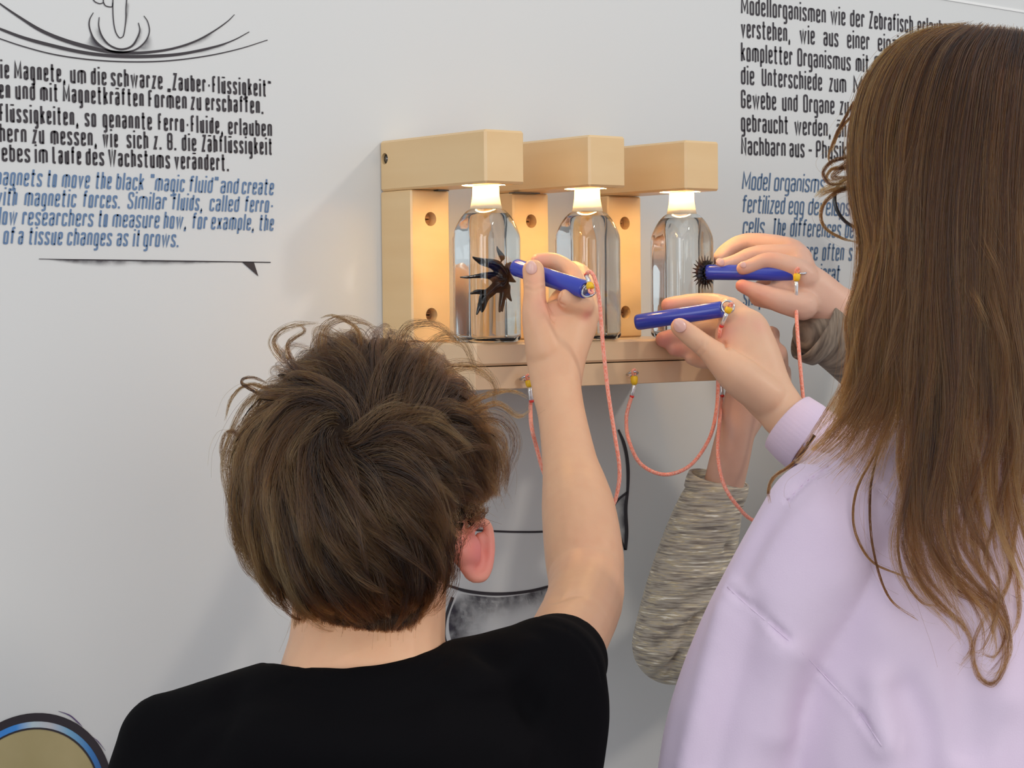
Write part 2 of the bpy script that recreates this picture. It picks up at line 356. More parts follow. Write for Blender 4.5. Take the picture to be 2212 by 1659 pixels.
def soft_mat(name, col):
    m = mat(name, col, .6); nt = m.node_tree
    at = nd(m, 'ShaderNodeAttribute', attribute_name='ink'); n = nd(m, 'ShaderNodeTexNoise'); n.inputs['Scale'].default_value = 90; n.inputs['Detail'].default_value = 6
    tc = nd(m, 'ShaderNodeTexCoord'); lk(m, tc.outputs['Object'], n.inputs['Vector'])
    mul = nd(m, 'ShaderNodeMath', operation='MULTIPLY'); mm = nd(m, 'ShaderNodeMapRange'); mm.inputs['From Min'].default_value = .3; mm.inputs['From Max'].default_value = .6; mm.inputs['To Min'].default_value = .35; mm.inputs['To Max'].default_value = 1
    lk(m, n.outputs['Fac'], mm.inputs['Value']); lk(m, at.outputs['Fac'], mul.inputs[0]); lk(m, mm.outputs[0], mul.inputs[1])
    t = nd(m, 'ShaderNodeBsdfTransparent'); mx = nd(m, 'ShaderNodeMixShader')
    lk(m, mul.outputs[0], mx.inputs[0]); lk(m, t.outputs[0], mx.inputs[1]); lk(m, bsdf(m).outputs[0], mx.inputs[2]); lk(m, mx.outputs[0], nt.nodes['Material Output'].inputs[0]); return m
M['smudge'] = soft_mat('ink_smudge', (.035, .028, .045))
def smudge(name, A, B, a0=.9, y=-.0004, ends=True):
    """printed soft shading from curve A (dense) fading to curve B"""
    n = 24; a = np.array(catmull(A, 6)); b = np.array(catmull(B, 6))
    ta = np.linspace(0, 1, len(a)); tb = np.linspace(0, 1, len(b)); t = np.linspace(0, 1, n)
    a = np.stack([np.interp(t, ta, a[:, k]) for k in (0, 1)], 1); b = np.stack([np.interp(t, tb, b[:, k]) for k in (0, 1)], 1)
    V, F, I = [], [], []; R_ = 6
    for i in range(n):
        for j in range(R_):
            s = j/(R_-1); p = a[i]*(1-s)+b[i]*s; V.append(onY(p[0], p[1], y))
            I.append(a0*(1-s)**1.6*(min(1, 5*t[i], 5*(1-t[i])) if ends else 1))
    for i in range(n-1):
        for j in range(R_-1): k = i*R_+j; F.append((k, k+1, k+R_+1, k+R_))
    o = pyobj(name, V, F, M['smudge'], wall, True)
    at = o.data.attributes.new('ink', 'FLOAT', 'POINT'); at.data.foreach_set('value', I)
s_ = lambda L, k=3.568: [(x/k, y/k) for x, y in L]
drawn('printed_curves', [
  (s_([(-40, -10), (0, 28), (140, 125), (320, 235), (500, 310), (700, 368), (860, 400), (1000, 408), (1150, 402), (1330, 375), (1500, 320), (1640, 245), (1750, 168), (1808, 112)]), [1, 3, 5, 6, 5, 4, 3, 2, 1]),
  (s_([(-40, 205), (0, 222), (180, 290), (400, 350), (650, 405), (900, 432), (1150, 434), (1400, 415), (1650, 362), (1800, 310), (1922, 245)]), [1.5, 4, 5, 5, 5, 5, 4, 2, 1.2]),
  (s_([(-40, 285), (0, 298), (180, 358), (420, 420), (700, 460), (1000, 476), (1300, 468), (1600, 430), (1850, 375), (2063, 308)]), [1.6, 1.8, 2, 2, 1.8, 1.2]),
  (s_([(720, 97), (692, 150), (690, 210), (720, 290), (780, 355), (860, 395), (960, 402), (1050, 380), (1120, 320), (1152, 245), (1140, 170), (1110, 122)]), [1.2, 2, 2.2, 3.2, 3, 2, 1.5, 1.2]),
  (s_([(765, 132), (762, 200), (785, 275), (835, 340), (900, 374), (960, 378), (1020, 352), (1060, 290), (1078, 230), (1067, 175)]), [1.2, 2, 2.6, 3, 3, 2, 1.2]),
  (s_([(872, -30), (870, 60), (875, 160), (890, 240), (915, 285), (935, 290), (955, 265), (970, 160), (972, 60), (980, -30)]), 1.8),
  (s_([(870, 20), (865, 50), (840, 52), (812, 42), (798, 15), (798, -10)]), 1.8),
  (s_([(798, 20), (770, 28), (735, 15), (715, -8)]), 1.8)])
smudge('printed_shading', s_([(60, 70), (300, 235), (600, 345), (800, 392)]), s_([(90, 110), (320, 262), (600, 372), (800, 405)]), .8)
smudge('printed_shading', s_([(700, 230), (745, 330), (830, 392)]), s_([(690, 290), (640, 330), (600, 335)]), .9)
smudge('printed_shading', s_([(770, 220), (800, 300), (850, 350)]), s_([(715, 190), (735, 290), (800, 370)]), .6)
smudge('printed_shading', s_([(1030, 395), (1110, 335), (1150, 260)]), s_([(1200, 400), (1190, 340), (1170, 260)]), .7)
smudge('printed_shading', s_([(1078, 210), (1065, 300), (1010, 360)]), s_([(1110, 210), (1095, 310), (1030, 375)]), .7)
smudge('printed_shading', s_([(978, 10), (978, 80), (970, 200)]), s_([(1010, 20), (1000, 90), (985, 210)]), .6)
smudge('printed_shading', s_([(1350, 372), (1520, 315), (1650, 245)]), s_([(1360, 395), (1540, 345), (1670, 270)]), .6)
smudge('printed_shading', s_([(1480, 402), (1640, 365), (1750, 335)]), s_([(1480, 435), (1640, 395), (1760, 350)]), .6)
smudge('printed_shading', s_([(60, 245), (300, 325), (600, 398), (900, 435), (1150, 440)]), s_([(70, 275), (300, 352), (600, 425), (900, 452), (1150, 452)]), .7)
s4 = lambda L: [(x/3.568, y/3.568+340) for x, y in L]
V, F = [], []
drawn('printed_rule', [(s4([(300, 783), (900, 792), (1500, 800), (2087, 809)]), [1, 1.6, 1.8, 1.6, 1.4])])
V = [onY(*p, -.0007) for p in s4([(1865, 806), (1957, 808), (1992, 917)])]; pyobj('printed_arrowhead', V, [(0, 1, 2)], M['ink'], wall)
smudge('printed_shading', s4([(360, 786), (700, 790), (1050, 796)]), s4([(450, 812), (800, 850), (1050, 835)]), .9)
smudge('printed_shading', s4([(950, 794), (1300, 800), (1780, 806)]), s4([(950, 840), (1350, 838), (1750, 815)]), .7)
# round lens emblem, lower left
lc = onY(62, 1742, 0); LR = 203*1.84/FPX
def ring(r0, r1, mt, name, y, a0=0, a1=2*math.pi, n=72):
    V, F = [], []
    for i in range(n+1):
        a = a0+(a1-a0)*i/n
        for r_ in (r0, r1): V.append((lc.x+math.cos(a)*r_, y, lc.z+math.sin(a)*r_))
    for i in range(n): F.append((2*i, 2*i+1, 2*i+3, 2*i+2))
    return pyobj(name, V, F, mt, wall)
m = mat('print_khaki', (.42, .34, .16), .5); noise_col(m, (.45, .37, .19), (.38, .31, .14), (14, 14, 14))
ring(0, LR*.84, m, 'printed_lens_face', -.0005)
m2 = mat('print_lens_rim', (.05, .25, .7), .4)
n_ = nd(m2, 'ShaderNodeTexCoord'); sp = nd(m2, 'ShaderNodeSeparateXYZ'); lk(m2, n_.outputs['Object'], sp.inputs[0])
mr = nd(m2, 'ShaderNodeMapRange'); mr.inputs['From Min'].default_value = lc.x-.05; mr.inputs['From Max'].default_value = lc.x+.08
lk(m2, sp.outputs['X'], mr.inputs['Value']); rp = nd(m2, 'ShaderNodeValToRGB'); lk(m2, mr.outputs[0], rp.inputs[0])
cr = rp.color_ramp; cr.elements[0].color = (.05, .2, .62, 1); cr.elements[1].color = (.04, .08, .25, 1)
for p_, c_ in ((.30, (.06, .28, .72)), (.42, (.5, .62, .68)), (.55, (.55, .55, .58)), (.68, (.2, .42, .62)), (.85, (.05, .2, .5))):
    e = cr.elements.new(p_); e.color = (*c_, 1)
lk(m2, rp.outputs[0], bsdf(m2).inputs['Base Color'])
ring(LR*.835, LR*.925, m2, 'printed_lens_glint', -.0007)
ring(LR*.91, LR, M['ink'], 'printed_lens_rim', -.0009)
ring(LR*.825, LR*.845, M['ink'], 'printed_lens_rim', -.0009)
drawn('printed_dashes', [([(126, 1536), (150, 1545), (168, 1560), (178, 1570)], [.5, 2, 2, .4]), ([(200, 1592), (212, 1602), (228, 1622)], [.4, 1.5, .4])], mat('ink_violet', (.10, .06, .16), .5))
# vessel drawing under the shelf
drawn('printed_vessel_lines', [
  ([(1000, 1143), (1060, 1147), (1120, 1149), (1180, 1148), (1260, 1140), (1330, 1115)], 3.5),
  ([(960, 1262), (1010, 1277), (1070, 1283), (1130, 1279), (1185, 1267), (1270, 1240)], [3, 5, 5, 4.5, 4, 4]),
  ([(1336, 928), (1347, 955), (1354, 985), (1357, 1020), (1356, 1060), (1352, 1100), (1354, 1150), (1351, 1188)], [3, 5, 5, 5, 4, 5, 5, 5]),
  ([(1322, 1100), (1335, 1080), (1357, 1062)], 4), ([(1351, 1188), (1342, 1165), (1336, 1140)], 3),
  ([(978, 1290), (962, 1340), (962, 1385), (990, 1410), (1040, 1440)], [5, 4, 5, 4, 3])])
smudge('printed_shading', [(1356, 1065), (1354, 1120), (1351, 1186)], [(1322, 1095), (1330, 1140), (1345, 1180)], .98, ends=False)
smudge('printed_shading', [(990, 1282), (970, 1340), (985, 1400), (1060, 1440)], [(1080, 1300), (1060, 1340), (1060, 1380), (1100, 1420)], 1.0)
smudge('printed_shading', [(990, 1282), (1080, 1290), (1180, 1276)], [(1000, 1370), (1090, 1345), (1180, 1310)], .75)
smudge('printed_shading', [(1130, 1280), (1180, 1272), (1260, 1250)], [(1140, 1310), (1190, 1330), (1260, 1290)], .7)
m = mat('print_grey', (.40, .38, .41), .6)
V, F = [], []

# ------------------------------------------------------------------ the bottle rack
w, s, D, h, p, H, Ds, hg, hb, zt, zl = .046, .12484, .169, .04903, .0517, .1958, .1543, .2176, .2394, -.0773, -.1698
rack = empty('bottle_rack', (0.15, 0, -hb), 'varnished pale pine rack on the wall with three lamp arms above a double shelf board', 'rack')
def cyl(bm, c, axis, r1, r2, length, n=24, caps=True):
    q = Vector(axis).to_track_quat('Z', 'Y').to_matrix().to_4x4()
    bmesh.ops.create_cone(bm, cap_ends=caps, segments=n, radius1=r1, radius2=r2, depth=length, matrix=Matrix.Translation(Vector(c))@q)
def bore(o, c, axis, r_, length):
    bm = bmesh.new(); cyl(bm, c, axis, r_, r_, length, 32); me = mesh_of(bm, False); t = bpy.data.objects.new('t', me); COL.objects.link(t)
    md = o.modifiers.new('b', 'BOOLEAN'); md.object = t; md.operation = 'DIFFERENCE'; md.solver = 'EXACT'
    dg = bpy.context.evaluated_depsgraph_get(); me2 = bpy.data.meshes.new_from_object(o.evaluated_get(dg))
    o.modifiers.clear(); o.data = me2; bpy.data.objects.remove(t)
def beam_profile(bm, x0, x1, y0, y1, z0, z1, bev): box(bm, (x0, y0, z0), (x1, y1, z1), bev, 1)
for i in range(3):
    x = i*s
    bm = bmesh.new(); box(bm, (x, -D, -h), (x+w, -.0005, 0), .0021, 1)
    b = obj('lamp_arm', bm, M['wood'], rack, False)
    bore(b, (x+w/2+.002, -.1335, -h), (0, 0, 1), .0205, .012)
    if i == 0: bore(b, (0, -.0085, -.0175), (1, 0, 0), .0054, .012)
    bm = bmesh.new(); n = 48
    for k in range(n):
        pass
    # LED ring inside the bore
    vs = []
    for k in range(n):
        a = 2*math.pi*k/n; vs.append([bm.verts.new((x+w/2+.002+math.cos(a)*r_, -.1335+math.sin(a)*r_, -h+.0006)) for r_ in (.0150, .0203)])
    for k in range(n): bm.faces.new((vs[k][1], vs[k][0], vs[(k+1) % n][0], vs[(k+1) % n][1]))
    led = obj('led_ring', bm, M['led'], b, False)
    bm = bmesh.new(); box(bm, (x, -p, -H+.0002), (x+w, -.0005, -h-.0004), .0016, 1)
    post = obj('post', bm, M['wood'], rack, False)
    for z in (zt, zl):
        bore(post, (x+w/2, -p, z), (0, 1, 0), .0068, .022)
        bm = bmesh.new(); cyl(bm, (x+w/2+.001, -p+.0102, z), (0, 1, 0), .0058, .0058, .0015, 20); box(bm, (x+w/2-.001, -p+.0085, z-.0025), (x+w/2+.0045, -p+.0098, z+.0025), .0006, 1); box(bm, (x+w/2-.0055, -p+.0085, z-.0006), (x+w/2+.005, -p+.0096, z+.0006))
        obj('bolt', bm, M['woodhole'], post, False)
bm = bmesh.new(); cyl(bm, (.0035, -.0085, -.0175), (1, 0, 0),   .0046, .0046, .002, 24); obj('screw', bm, M['darksteel'], rack)
bm = bmesh.new(); box(bm, (.0017, -.0112, -.0178), (.0022, -.0058, -.0172)); box(bm, (.0017, -.0088, -.0202), (.0022, -.0082, -.0148)); obj('screw_slot', bm, M['steel'], rack)
# thin dark shims between arms and posts
for x0, x1, y0, y1 in ((.028, .041, -.058, -.046), (s-.004, s+.028, -.060, -.050)):
    bm = bmesh.new(); box(bm, (x0, y0, -h-.0012), (x1, y1, -h-.0002)); obj('shim', bm, M['darksteel'], rack, False)
XL, XR = -.003, .337
bm = bmesh.new(); box(bm, (XL, -Ds, -hg+.0004), (XR, -.0005, -H), .0022, 1); up = obj('shelf_board', bm, M['woodsh'], rack, False)
bm = bmesh.new(); box(bm, (XL, -Ds+.0006, -hb), (XR, -.0005, -hg-.0006), .0006, 1); lo = obj('shelf_board', bm, M['woodsh'], rack, False)

# ------------------------------------------------------------------ bottles
BCY = -.1335
def rsq(hw, rc, n=8):
    """rounded square outline with chamfer-like corners"""
    out = []
    for q in range(4):
        cx, cy = [(1, 1), (-1, 1), (-1, -1), (1, -1)][q]
        for k in range(n+1):
            a = q*math.pi/2+math.pi/2*k/n
            out.append((cx*(hw-rc)+math.cos(a)*rc, cy*(hw-rc)+math.sin(a)*rc))
    return out
def circ(r_, n=36):
    N = 4*9; out = []
    for q in range(4):
        for k in range(9):
            a = q*math.pi/2+math.pi/2*k/8; out.append((math.cos(a)*r_, math.sin(a)*r_))
    return out
def loft(rings, closed=True):
    V, F = [], []; n = len(rings[0][0])
    for (o, z) in rings:
        for (x, y) in o: V.append((x, y, z))
    for i in range(len(rings)-1):
        for k in range(n): a = i*n+k; b = i*n+(k+1) % n; F.append((a, b, b+n, a+n))
    if closed: F.append(tuple(range(n))[::-1]); F.append(tuple(range((len(rings)-1)*n, len(rings)*n)))
    return V, F
def bprofile(inset, zb, ztop, hw=.0250, neck=.0128):
    R_ = []
    hw -= inset; rc = .0085-inset*.5
    body = H-.0995+.0
    zsh = -.0985  # top of straight body
    for z, k in ((zb, .86), (zb+.0015, .95), (zb+.004, 1.0), (zsh-.03, 1), (zsh, 1)):
        R_.append((rsq(hw*k, rc*k), z))
    nk = neck-inset
    top = -.0705
    for k in range(1, 11):
        t = k/10; a = t*math.pi/2
        f = math.cos(a); z = zsh+(top-zsh)*math.sin(a)
        sq = rsq(1, min(.98, .32+.55*t)); ho = nk+(hw-nk)*f
        c = circ(1); mixk = t**1.5
        R_.append(([((q[0]*(1-mixk)+cc[0]*mixk)*ho, (q[1]*(1-mixk)+cc[1]*mixk)*ho) for q, cc in zip(sq, c)], z))
    if ztop > top: R_.append((circ(nk), ztop))
    return R_
bottles = []
blabels = ['leftmost clear square glass bottle with a sprawling black blob inside, under the leftmost lamp arm', 'middle clear square glass bottle behind the boy\'s raised hand', 'rightmost clear square glass bottle with a small spiky black ball inside']
for i, bx in enumerate((.0275, .1520, .2770)):
    B = empty('glass_bottle', (bx, BCY, -H+.0003), blabels[i], 'bottle', 'glass bottles on the shelf'); bottles.append(B)
    outr = bprofile(0, -H+.0003, -.0600); inr = bprofile(.0021, -H+.0045, -.0600)
    V, F = loft(outr, False); n = len(outr[0][0]); F.append(tuple(range(n))[::-1])
    k0 = len(V); Vi, Fi = loft(inr, False); V += Vi; F += [tuple(k0+q for q in f[::-1]) for f in Fi]; F.append(tuple(k0+q for q in range(n)))
    a0 = (len(outr)-1)*n; b0 = k0+(len(inr)-1)*n
    for k in range(n): F.append((a0+k, a0+(k+1) % n, b0+(k+1) % n, b0+k))
    g = pyobj('glass', [(x+bx, y+BCY, z) for x, y, z in V], F, M['glass'], B, True)
    wr = bprofile(.0019, -H+.0043, -.0720); wr = [q for q in wr if q[1] <= -.0755]
    V, F = loft(wr, True); pyobj('liquid', [(x+bx, y+BCY, z) for x, y, z in V], F, M['water'], B, True)
    # frosted cap with flared skirt
    prof = [(0, -h+.0005), (.0120, -h+.0005), (.0124, -h-.002), (.0127, -.0585), (.0138, -.0650), (.0152, -.0712), (.0140, -.0714), (.0128, -.065), (.0118, -.058), (.0112, -.0530), (0, -.0530)]
    V, F = [], []; n = 40
    for k in range(n):
        a = 2*math.pi*k/n
        for r_, z in prof: V.append((bx+math.cos(a)*r_, BCY+math.sin(a)*r_, z))
    q = len(prof)
    for k in range(n):
        for j in range(q-1): a = k*q+j; b = ((k+1) % n)*q+j; F.append((a, b, b+1, a+1))
    pyobj('cap', V, F, M['cap'], B, True)
    l = bpy.data.lights.new('cap_glow_light', 'POINT'); l.energy = 1.6; l.color = (1, .74, .40); l.shadow_soft_size = .004  # added point light inside the cap, makes it glow and warms the arm above
    lo_ = bpy.data.objects.new('cap_glow_light', l); COL.objects.link(lo_); lo_.location = (bx, BCY, -.0575)

# ------------------------------------------------------------------ implicit-like body builder
ICO = {}
def ico(sub):
    if sub not in ICO:
        bm = bmesh.new(); bmesh.ops.create_icosphere(bm, subdivisions=sub, radius=1); ICO[sub] = [v.co.copy() for v in bm.verts]; bm.free()
    return ICO[sub]
def node(q):
    """(u,v,d,r[,kv[,kd]]): px radius, optional factors vertical and in depth -> centre, radii"""
    u, v, d, r_ = q[:4]; kv = q[4] if len(q) > 4 else 1; kd = q[5] if len(q) > 5 else 1
    rr = r_*d/FPX; return W(u, v, d), (rr, rr*kv, rr*kd)
def ell_pts(c, rad, sub=2): return [c+Rv*(q.x*rad[0])+Uv*(q.y*rad[1])+Fv*(q.z*rad[2]) for q in ico(sub)]
def hull(pts, allV, allF):
    bm = bmesh.new(); vs = [bm.verts.new(q) for q in pts]
    r_ = bmesh.ops.convex_hull(bm, input=vs); dl = [g for g in r_['geom_interior'] if isinstance(g, bmesh.types.BMVert)]
    bmesh.ops.delete(bm, geom=dl, context='VERTS'); bm.verts.index_update()
    k = len(allV); allV += [v.co.copy() for v in bm.verts]; allF += [tuple(k+v.index for v in f.verts) for f in bm.faces]; bm.free()
def grow(chains, voxel, smooth=6, fac=.5, extra=None):
    V, F = [], []
    for ch in chains:
        nn = [node(q) if not isinstance(q[0], Vector) else q for q in ch]
        if len(nn) > 2:
            A6 = catmull([(*c_, *r_) for c_, r_ in nn], 3)
            nn = [(Vector(a_[:3]), tuple(max(x_, .0003) for x_ in a_[3:])) for a_ in A6]
        if len(nn) == 1: hull(ell_pts(*nn[0], 3), V, F)
        for a, b in zip(nn, nn[1:]):
            sb_ = 3 if max(*a[1], *b[1]) > .016 else 2; hull(ell_pts(*a, sb_)+ell_pts(*b, sb_), V, F)
    me = bpy.data.meshes.new('g'); me.from_pydata(V, [], F); me.update()
    o = bpy.data.objects.new('g', me); COL.objects.link(o)
    md = o.modifiers.new('r', 'REMESH'); md.mode = 'VOXEL'; md.voxel_size = voxel; md.use_smooth_shade = True
    if smooth: sm = o.modifiers.new('s', 'SMOOTH'); sm.factor = fac; sm.iterations = smooth
    dg = bpy.context.evaluated_depsgraph_get(); out = bpy.data.meshes.new_from_object(o.evaluated_get(dg)); bpy.data.objects.remove(o)
    return out
def getco(me):
    a = np.empty(len(me.vertices)*3); me.vertices.foreach_get('co', a); return a.reshape(-1, 3)
def setco(me, a): me.vertices.foreach_set('co', a.ravel()); me.update()
def getno(me):
    a = np.empty(len(me.vertices)*3); me.vertices.foreach_get('normal', a); return a.reshape(-1, 3)
CPn, Fn, Rn, Un = (np.array(q) for q in (CP, Fv, Rv, Uv))
def proj(a):
    q = a-CPn; d = q@Fn; return 1106+FPX*(q@Rn)/d, 829.5-FPX*(q@Un)/d, d
def blush(me, spots):
    a = getco(me); val = np.zeros(len(a))
    for (c, r_, s_) in spots:
        dd = np.linalg.norm(a-np.array(c), axis=1); val = np.maximum(val, s_*np.exp(-(dd/r_)**2))
    at = me.attributes.new('blush', 'FLOAT', 'POINT'); at.data.foreach_set('value', val)
def crease(me, lines, front=True):
    """press soft furrows (or, negative depth, ridges) along surface lines given as world points"""
    a = getco(me); n = getno(me); disp = np.zeros(len(a)); bv = bvh_of(me)
    for pts, wid, dp in lines:
        if len(pts) < 14:
            out_ = []
            for q in (cm3(pts, 5) if len(pts) > 2 else pts):
                h_ = surf(bv, *uv_of(q)); out_.append(h_ if h_ is not None and (h_-q).length < .06 else q)
            pts = out_
        P = np.array([tuple(q) for q in pts]); best = np.full(len(a), 9.)
        for i in range(len(P)-1):
            ab = P[i+1]-P[i]; t = np.clip(((a-P[i])@ab)/(ab@ab), 0, 1); dd = np.linalg.norm(a-(P[i]+t[:, None]*ab), axis=1); best = np.minimum(best, dd)
        disp -= dp*np.exp(-(best/wid)**2)
    setco(me, a+n*disp[:, None])
def surf(bvh, u, v, off=0):
    r_ = (W(u, v, 1)-CP).normalized(); hit = bvh.ray_cast(CP, r_)
    return (hit[0]-r_*off) if hit[0] is not None else None
def bvh_of(me): return BVHTree.FromPolygons([v.co for v in me.vertices], [tuple(q.vertices) for q in me.polygons])
def tube(pts, r_, n=8, closed=False):
    P = [Vector(q) for q in pts]; V, F = [], []; N = len(P)
    rs = r_ if isinstance(r_, (list, tuple)) else [r_]*N
    up = None
    for i in range(N):
        t = (P[(i+1) % N if closed else min(i+1, N-1)]-P[(i-1) % N if closed else max(i-1, 0)]).normalized()
        if up is None: up = t.orthogonal().normalized()
        up = (up-t*up.dot(t)).normalized(); sd = t.cross(up)
        for k in range(n):
            a = 2*math.pi*k/n; V.append(P[i]+(up*math.cos(a)+sd*math.sin(a))*rs[i])
    for i in range(N if closed else N-1):
        for k in range(n): a = i*n+k; b = i*n+(k+1) % n; j = ((i+1) % N)*n; F.append((a, b, j+(k+1) % n, j+k))
    if not closed: F.append(tuple(range(n))[::-1]); F.append(tuple(range((N-1)*n, N*n)))
    return V, F
def cm3(P, n=8): return [Vector(q) for q in catmull([tuple(q) for q in P], n)]
def nail(parent, u, v, d, ru, rv, ang=0, tilt=(0, 0), label=None):
    bm = bmesh.new(); bmesh.ops.create_uvsphere(bm, u_segments=16, v_segments=10, radius=1)
    c = W(u, v, d); k = d/FPX; ca, sa = math.cos(ang), math.sin(ang)
    for q in bm.verts:
        x, y, z = q.co.x*ru*k, q.co.y*rv*k, q.co.z*.0013
        if abs(q.co.y) < 2: x *= 1-.12*q.co.y
        z += (x*x)*45
        z += tilt[0]*x+tilt[1]*y
        x2, y2 = x*ca-y*sa, x*sa+y*ca
        q.co = c+Rv*x2+Uv*y2+Fv*z
    return obj('fingernail', bm, M['nail'], parent)

# ------------------------------------------------------------------ magnets, rings, cords
def magnet(A, B, r_, label):
    A, B = Vector(A), Vector(B); ax = (B-A).normalized()
    E_ = empty('magnet_rod', B, label, 'magnet', 'blue magnet rods held by the children')
    prof = [(0, 0), (r_*.62, 0), (r_*.86, .0006), (r_*.97, .0022), (r_, .0045)]
    L_ = (B-A).length; prof += [(r_, L_-.0012), (r_*.93, L_), (r_*.74, L_), (r_*.72, L_-.005), (0, L_-.005)]
    up = ax.orthogonal().normalized(); sd = ax.cross(up); V, F = [], []; n = 40
    for k in range(n):
        a = 2*math.pi*k/n
        for rr, z in prof: V.append(A+ax*z+(up*math.cos(a)+sd*math.sin(a))*rr)
    q = len(prof)
    for k in range(n):
        for j in range(q-1): a = k*q+j; b = ((k+1) % n)*q+j; F.append((a, b, b+1, a+1))
    o = pyobj('handle', V, F, M['blue'], E_, True)
    bm = bmesh.new(); cyl(bm, B-ax*.0035, ax, r_*.6, r_*.6, .003, 20); obj('core', bm, M['tie'], E_)
    return E_, ax
m1 = magnet(W(1112, 577, 1.950), W(1266, 626, 1.885), .0082, 'blue magnet rod in the boy\'s raised hand, touching the leftmost bottle')
m2_ = magnet(W(1373, 697, 2.065), W(1560, 668, 2.035), .0079, 'blue magnet rod slanting up to the right, held by the lilac-sleeved hand')
m3 = magnet(W(1524, 588, 2.125), W(1715, 590, 2.105), .0078, 'level blue magnet rod touching the spiky ball in the rightmost bottle')
def eye(parent, c, ex, ey, R_, r_=.0009, stem=None, mt=None, name='eye_ring'):
    pts = [Vector(c)+ex*math.cos(a)*R_+ey*math.sin(a)*R_ for a in [2*math.pi*k/24 for k in range(24)]]
    V, F = tube(pts, r_, 8, True)
    if stem: V2, F2 = tube([stem, Vector(c)-ex*R_*0+(Vector(stem)-Vector(c)).normalized()*R_], r_, 8); k = len(V); V += V2; F += [tuple(k+i for i in f) for f in F2]
    return pyobj(name, V, F, mt or M['steel'], parent, True)
eye(m1[0], W(1272, 628, 1.878), (Rv*.8+Uv*.45-Fv*.3).normalized(), (Uv*.6-Rv*.3+Fv*.6).normalized(), .0068, .0011, W(1262, 624, 1.887))
eye(m2_[0], W(1572, 663, 2.030), (Rv*.9+Uv*.2-Fv*.3).normalized(), (Uv*.9-Rv*.2+Fv*.2).normalized(), .0060, .0011, W(1555, 669, 2.037))
eye(m3[0], W(1728, 588, 2.100), (Rv*.95-Uv*.05-Fv*.25).normalized(), (Fv*.9+Uv*.25).normalized(), .0060, .0011, W(1712, 590, 2.106))
# eye hooks in the lower shelf board
hooks = []
yb = -Ds+.0006
for u, v in ((1136, 817), (1366, 807), (1557, 800)):
    c = onY(u, v, yb-.004); hooks.append(c)
    eye(rack, c, Vector((.8, -.55, .1)).normalized(), Vector((.45, .75, -.35)).normalized(), .0052, .0011, c+Vector((-.004, .007, -.001)), name='eye_hook')
def cord(name, pts, label, ends):
    """ends: list of (sleeve_top, sleeve_bottom, crimp_bottom)"""
    C = cm3(pts, 10); E_ = empty(name, C[0], label, 'cord', 'orange cords of the magnet rods')
    V, F = tube(C, .0019, 8); pyobj('rope', V, F, M['rope'], E_, True)
    for a, b, c in ends:
        a, b, c = Vector(a), Vector(b), Vector(c)
        V, F = tube([a, a.lerp(b, .15), a.lerp(b, .7), b], [.0026, .0036, .0034, .0024], 12); pyobj('yellow_sleeve', V, F, M['yellow'], E_, True)
        V, F = tube([b, b.lerp(c, .3), b.lerp(c, .6), c], [.0019, .0022, .0019, .0022], 12); pyobj('crimp', V, F, M['clearsl'], E_, True)
        V, F = tube([c.lerp(b, .05), c+(c-b)*.12], [.0024, .0020], 10); pyobj('red_end', V, F, M['red'], E_, True)
        V, F = tube(cm3([a+(a-b)*.1+Rv*.0008, a+(a-b)*.55+Rv*.0012, a+(a-b)*.75-Fv*.002, a+(a-b)*.5-Rv*.002-Fv*.003, a-Rv*.0014], 5), .0012, 6); pyobj('loop', V, F, M['rope'], E_, True)
hk = lambda i: dep(hooks[i])
d0, d1, d2 = hk(0), hk(1), hk(2)
cord('cord', [W(1268, 590, 1.872), W(1276, 588, 1.868), W(1286, 605, 1.868), W(1295, 650, 1.87), W(1303, 750, 1.875), W(1314, 850, 1.88), W(1328, 940, 1.88), W(1338, 1010, 1.88), W(1334, 1060, 1.88), W(1318, 1100, 1.88), W(1270, 1130, 1.88), W(1215, 1110, 1.89), W(1178, 1030, 1.90), W(1160, 970, 1.905), W(1148, 920, 1.905), W(1146, 880, d0-.002), W(1147, 866, d0-.002)],
     'orange braided cord hanging beside the boy\'s bare forearm', [(W(1142, 821, d0-.003), W(1144, 836, d0-.003), W(1148, 866, d0-.002)), (W(1276, 624, 1.866), W(1273, 611, 1.868), W(1267, 594, 1.872))])
cord('cord', [W(1557, 705, 2.03), W(1554, 725, 2.035), W(1551, 760, 2.07), W(1551, 830, 2.09), W(1547, 890, 2.08), W(1531, 950, 2.06), W(1490, 1006, 2.05), W(1435, 1025, 2.04), W(1384, 1002, 2.04), W(1358, 950, 2.04), W(1353, 905, d1-.004), W(1358, 878, d1-.002), W(1364, 858, d1-.002)],
     'orange cord hanging in a wide loop under the shelf, its end in the lilac-sleeved hand', [(W(1370, 812, d1-.003), W(1370, 831, d1-.003), W(1365, 856, d1-.002)), (W(1576, 664, 2.022), W(1570, 676, 2.022), W(1559, 703, 2.028))])
cord('cord', [W(1720, 645, 2.095), W(1721, 690, 2.09), W(1726, 760, 2.08), W(1735, 860, 2.07), W(1745, 960, 2.06), W(1735, 1070, 2.05), W(1690, 1125, 2.05), W(1630, 1125, 2.04), W(1592, 1092, 2.03), W(1563, 1045, 2.03), W(1551, 985, 2.04), W(1553, 925, 2.06), W(1559, 860, d2-.006)],
     'orange cord dropping straight from the level rod and looping back up beside the knit sleeve', [(W(1558, 815, d2-.004), W(1558, 828, d2-.004), W(1560, 855, d2-.006)), (W(1722, 591, 2.092), W(1720, 607, 2.092), W(1720, 641, 2.094))])

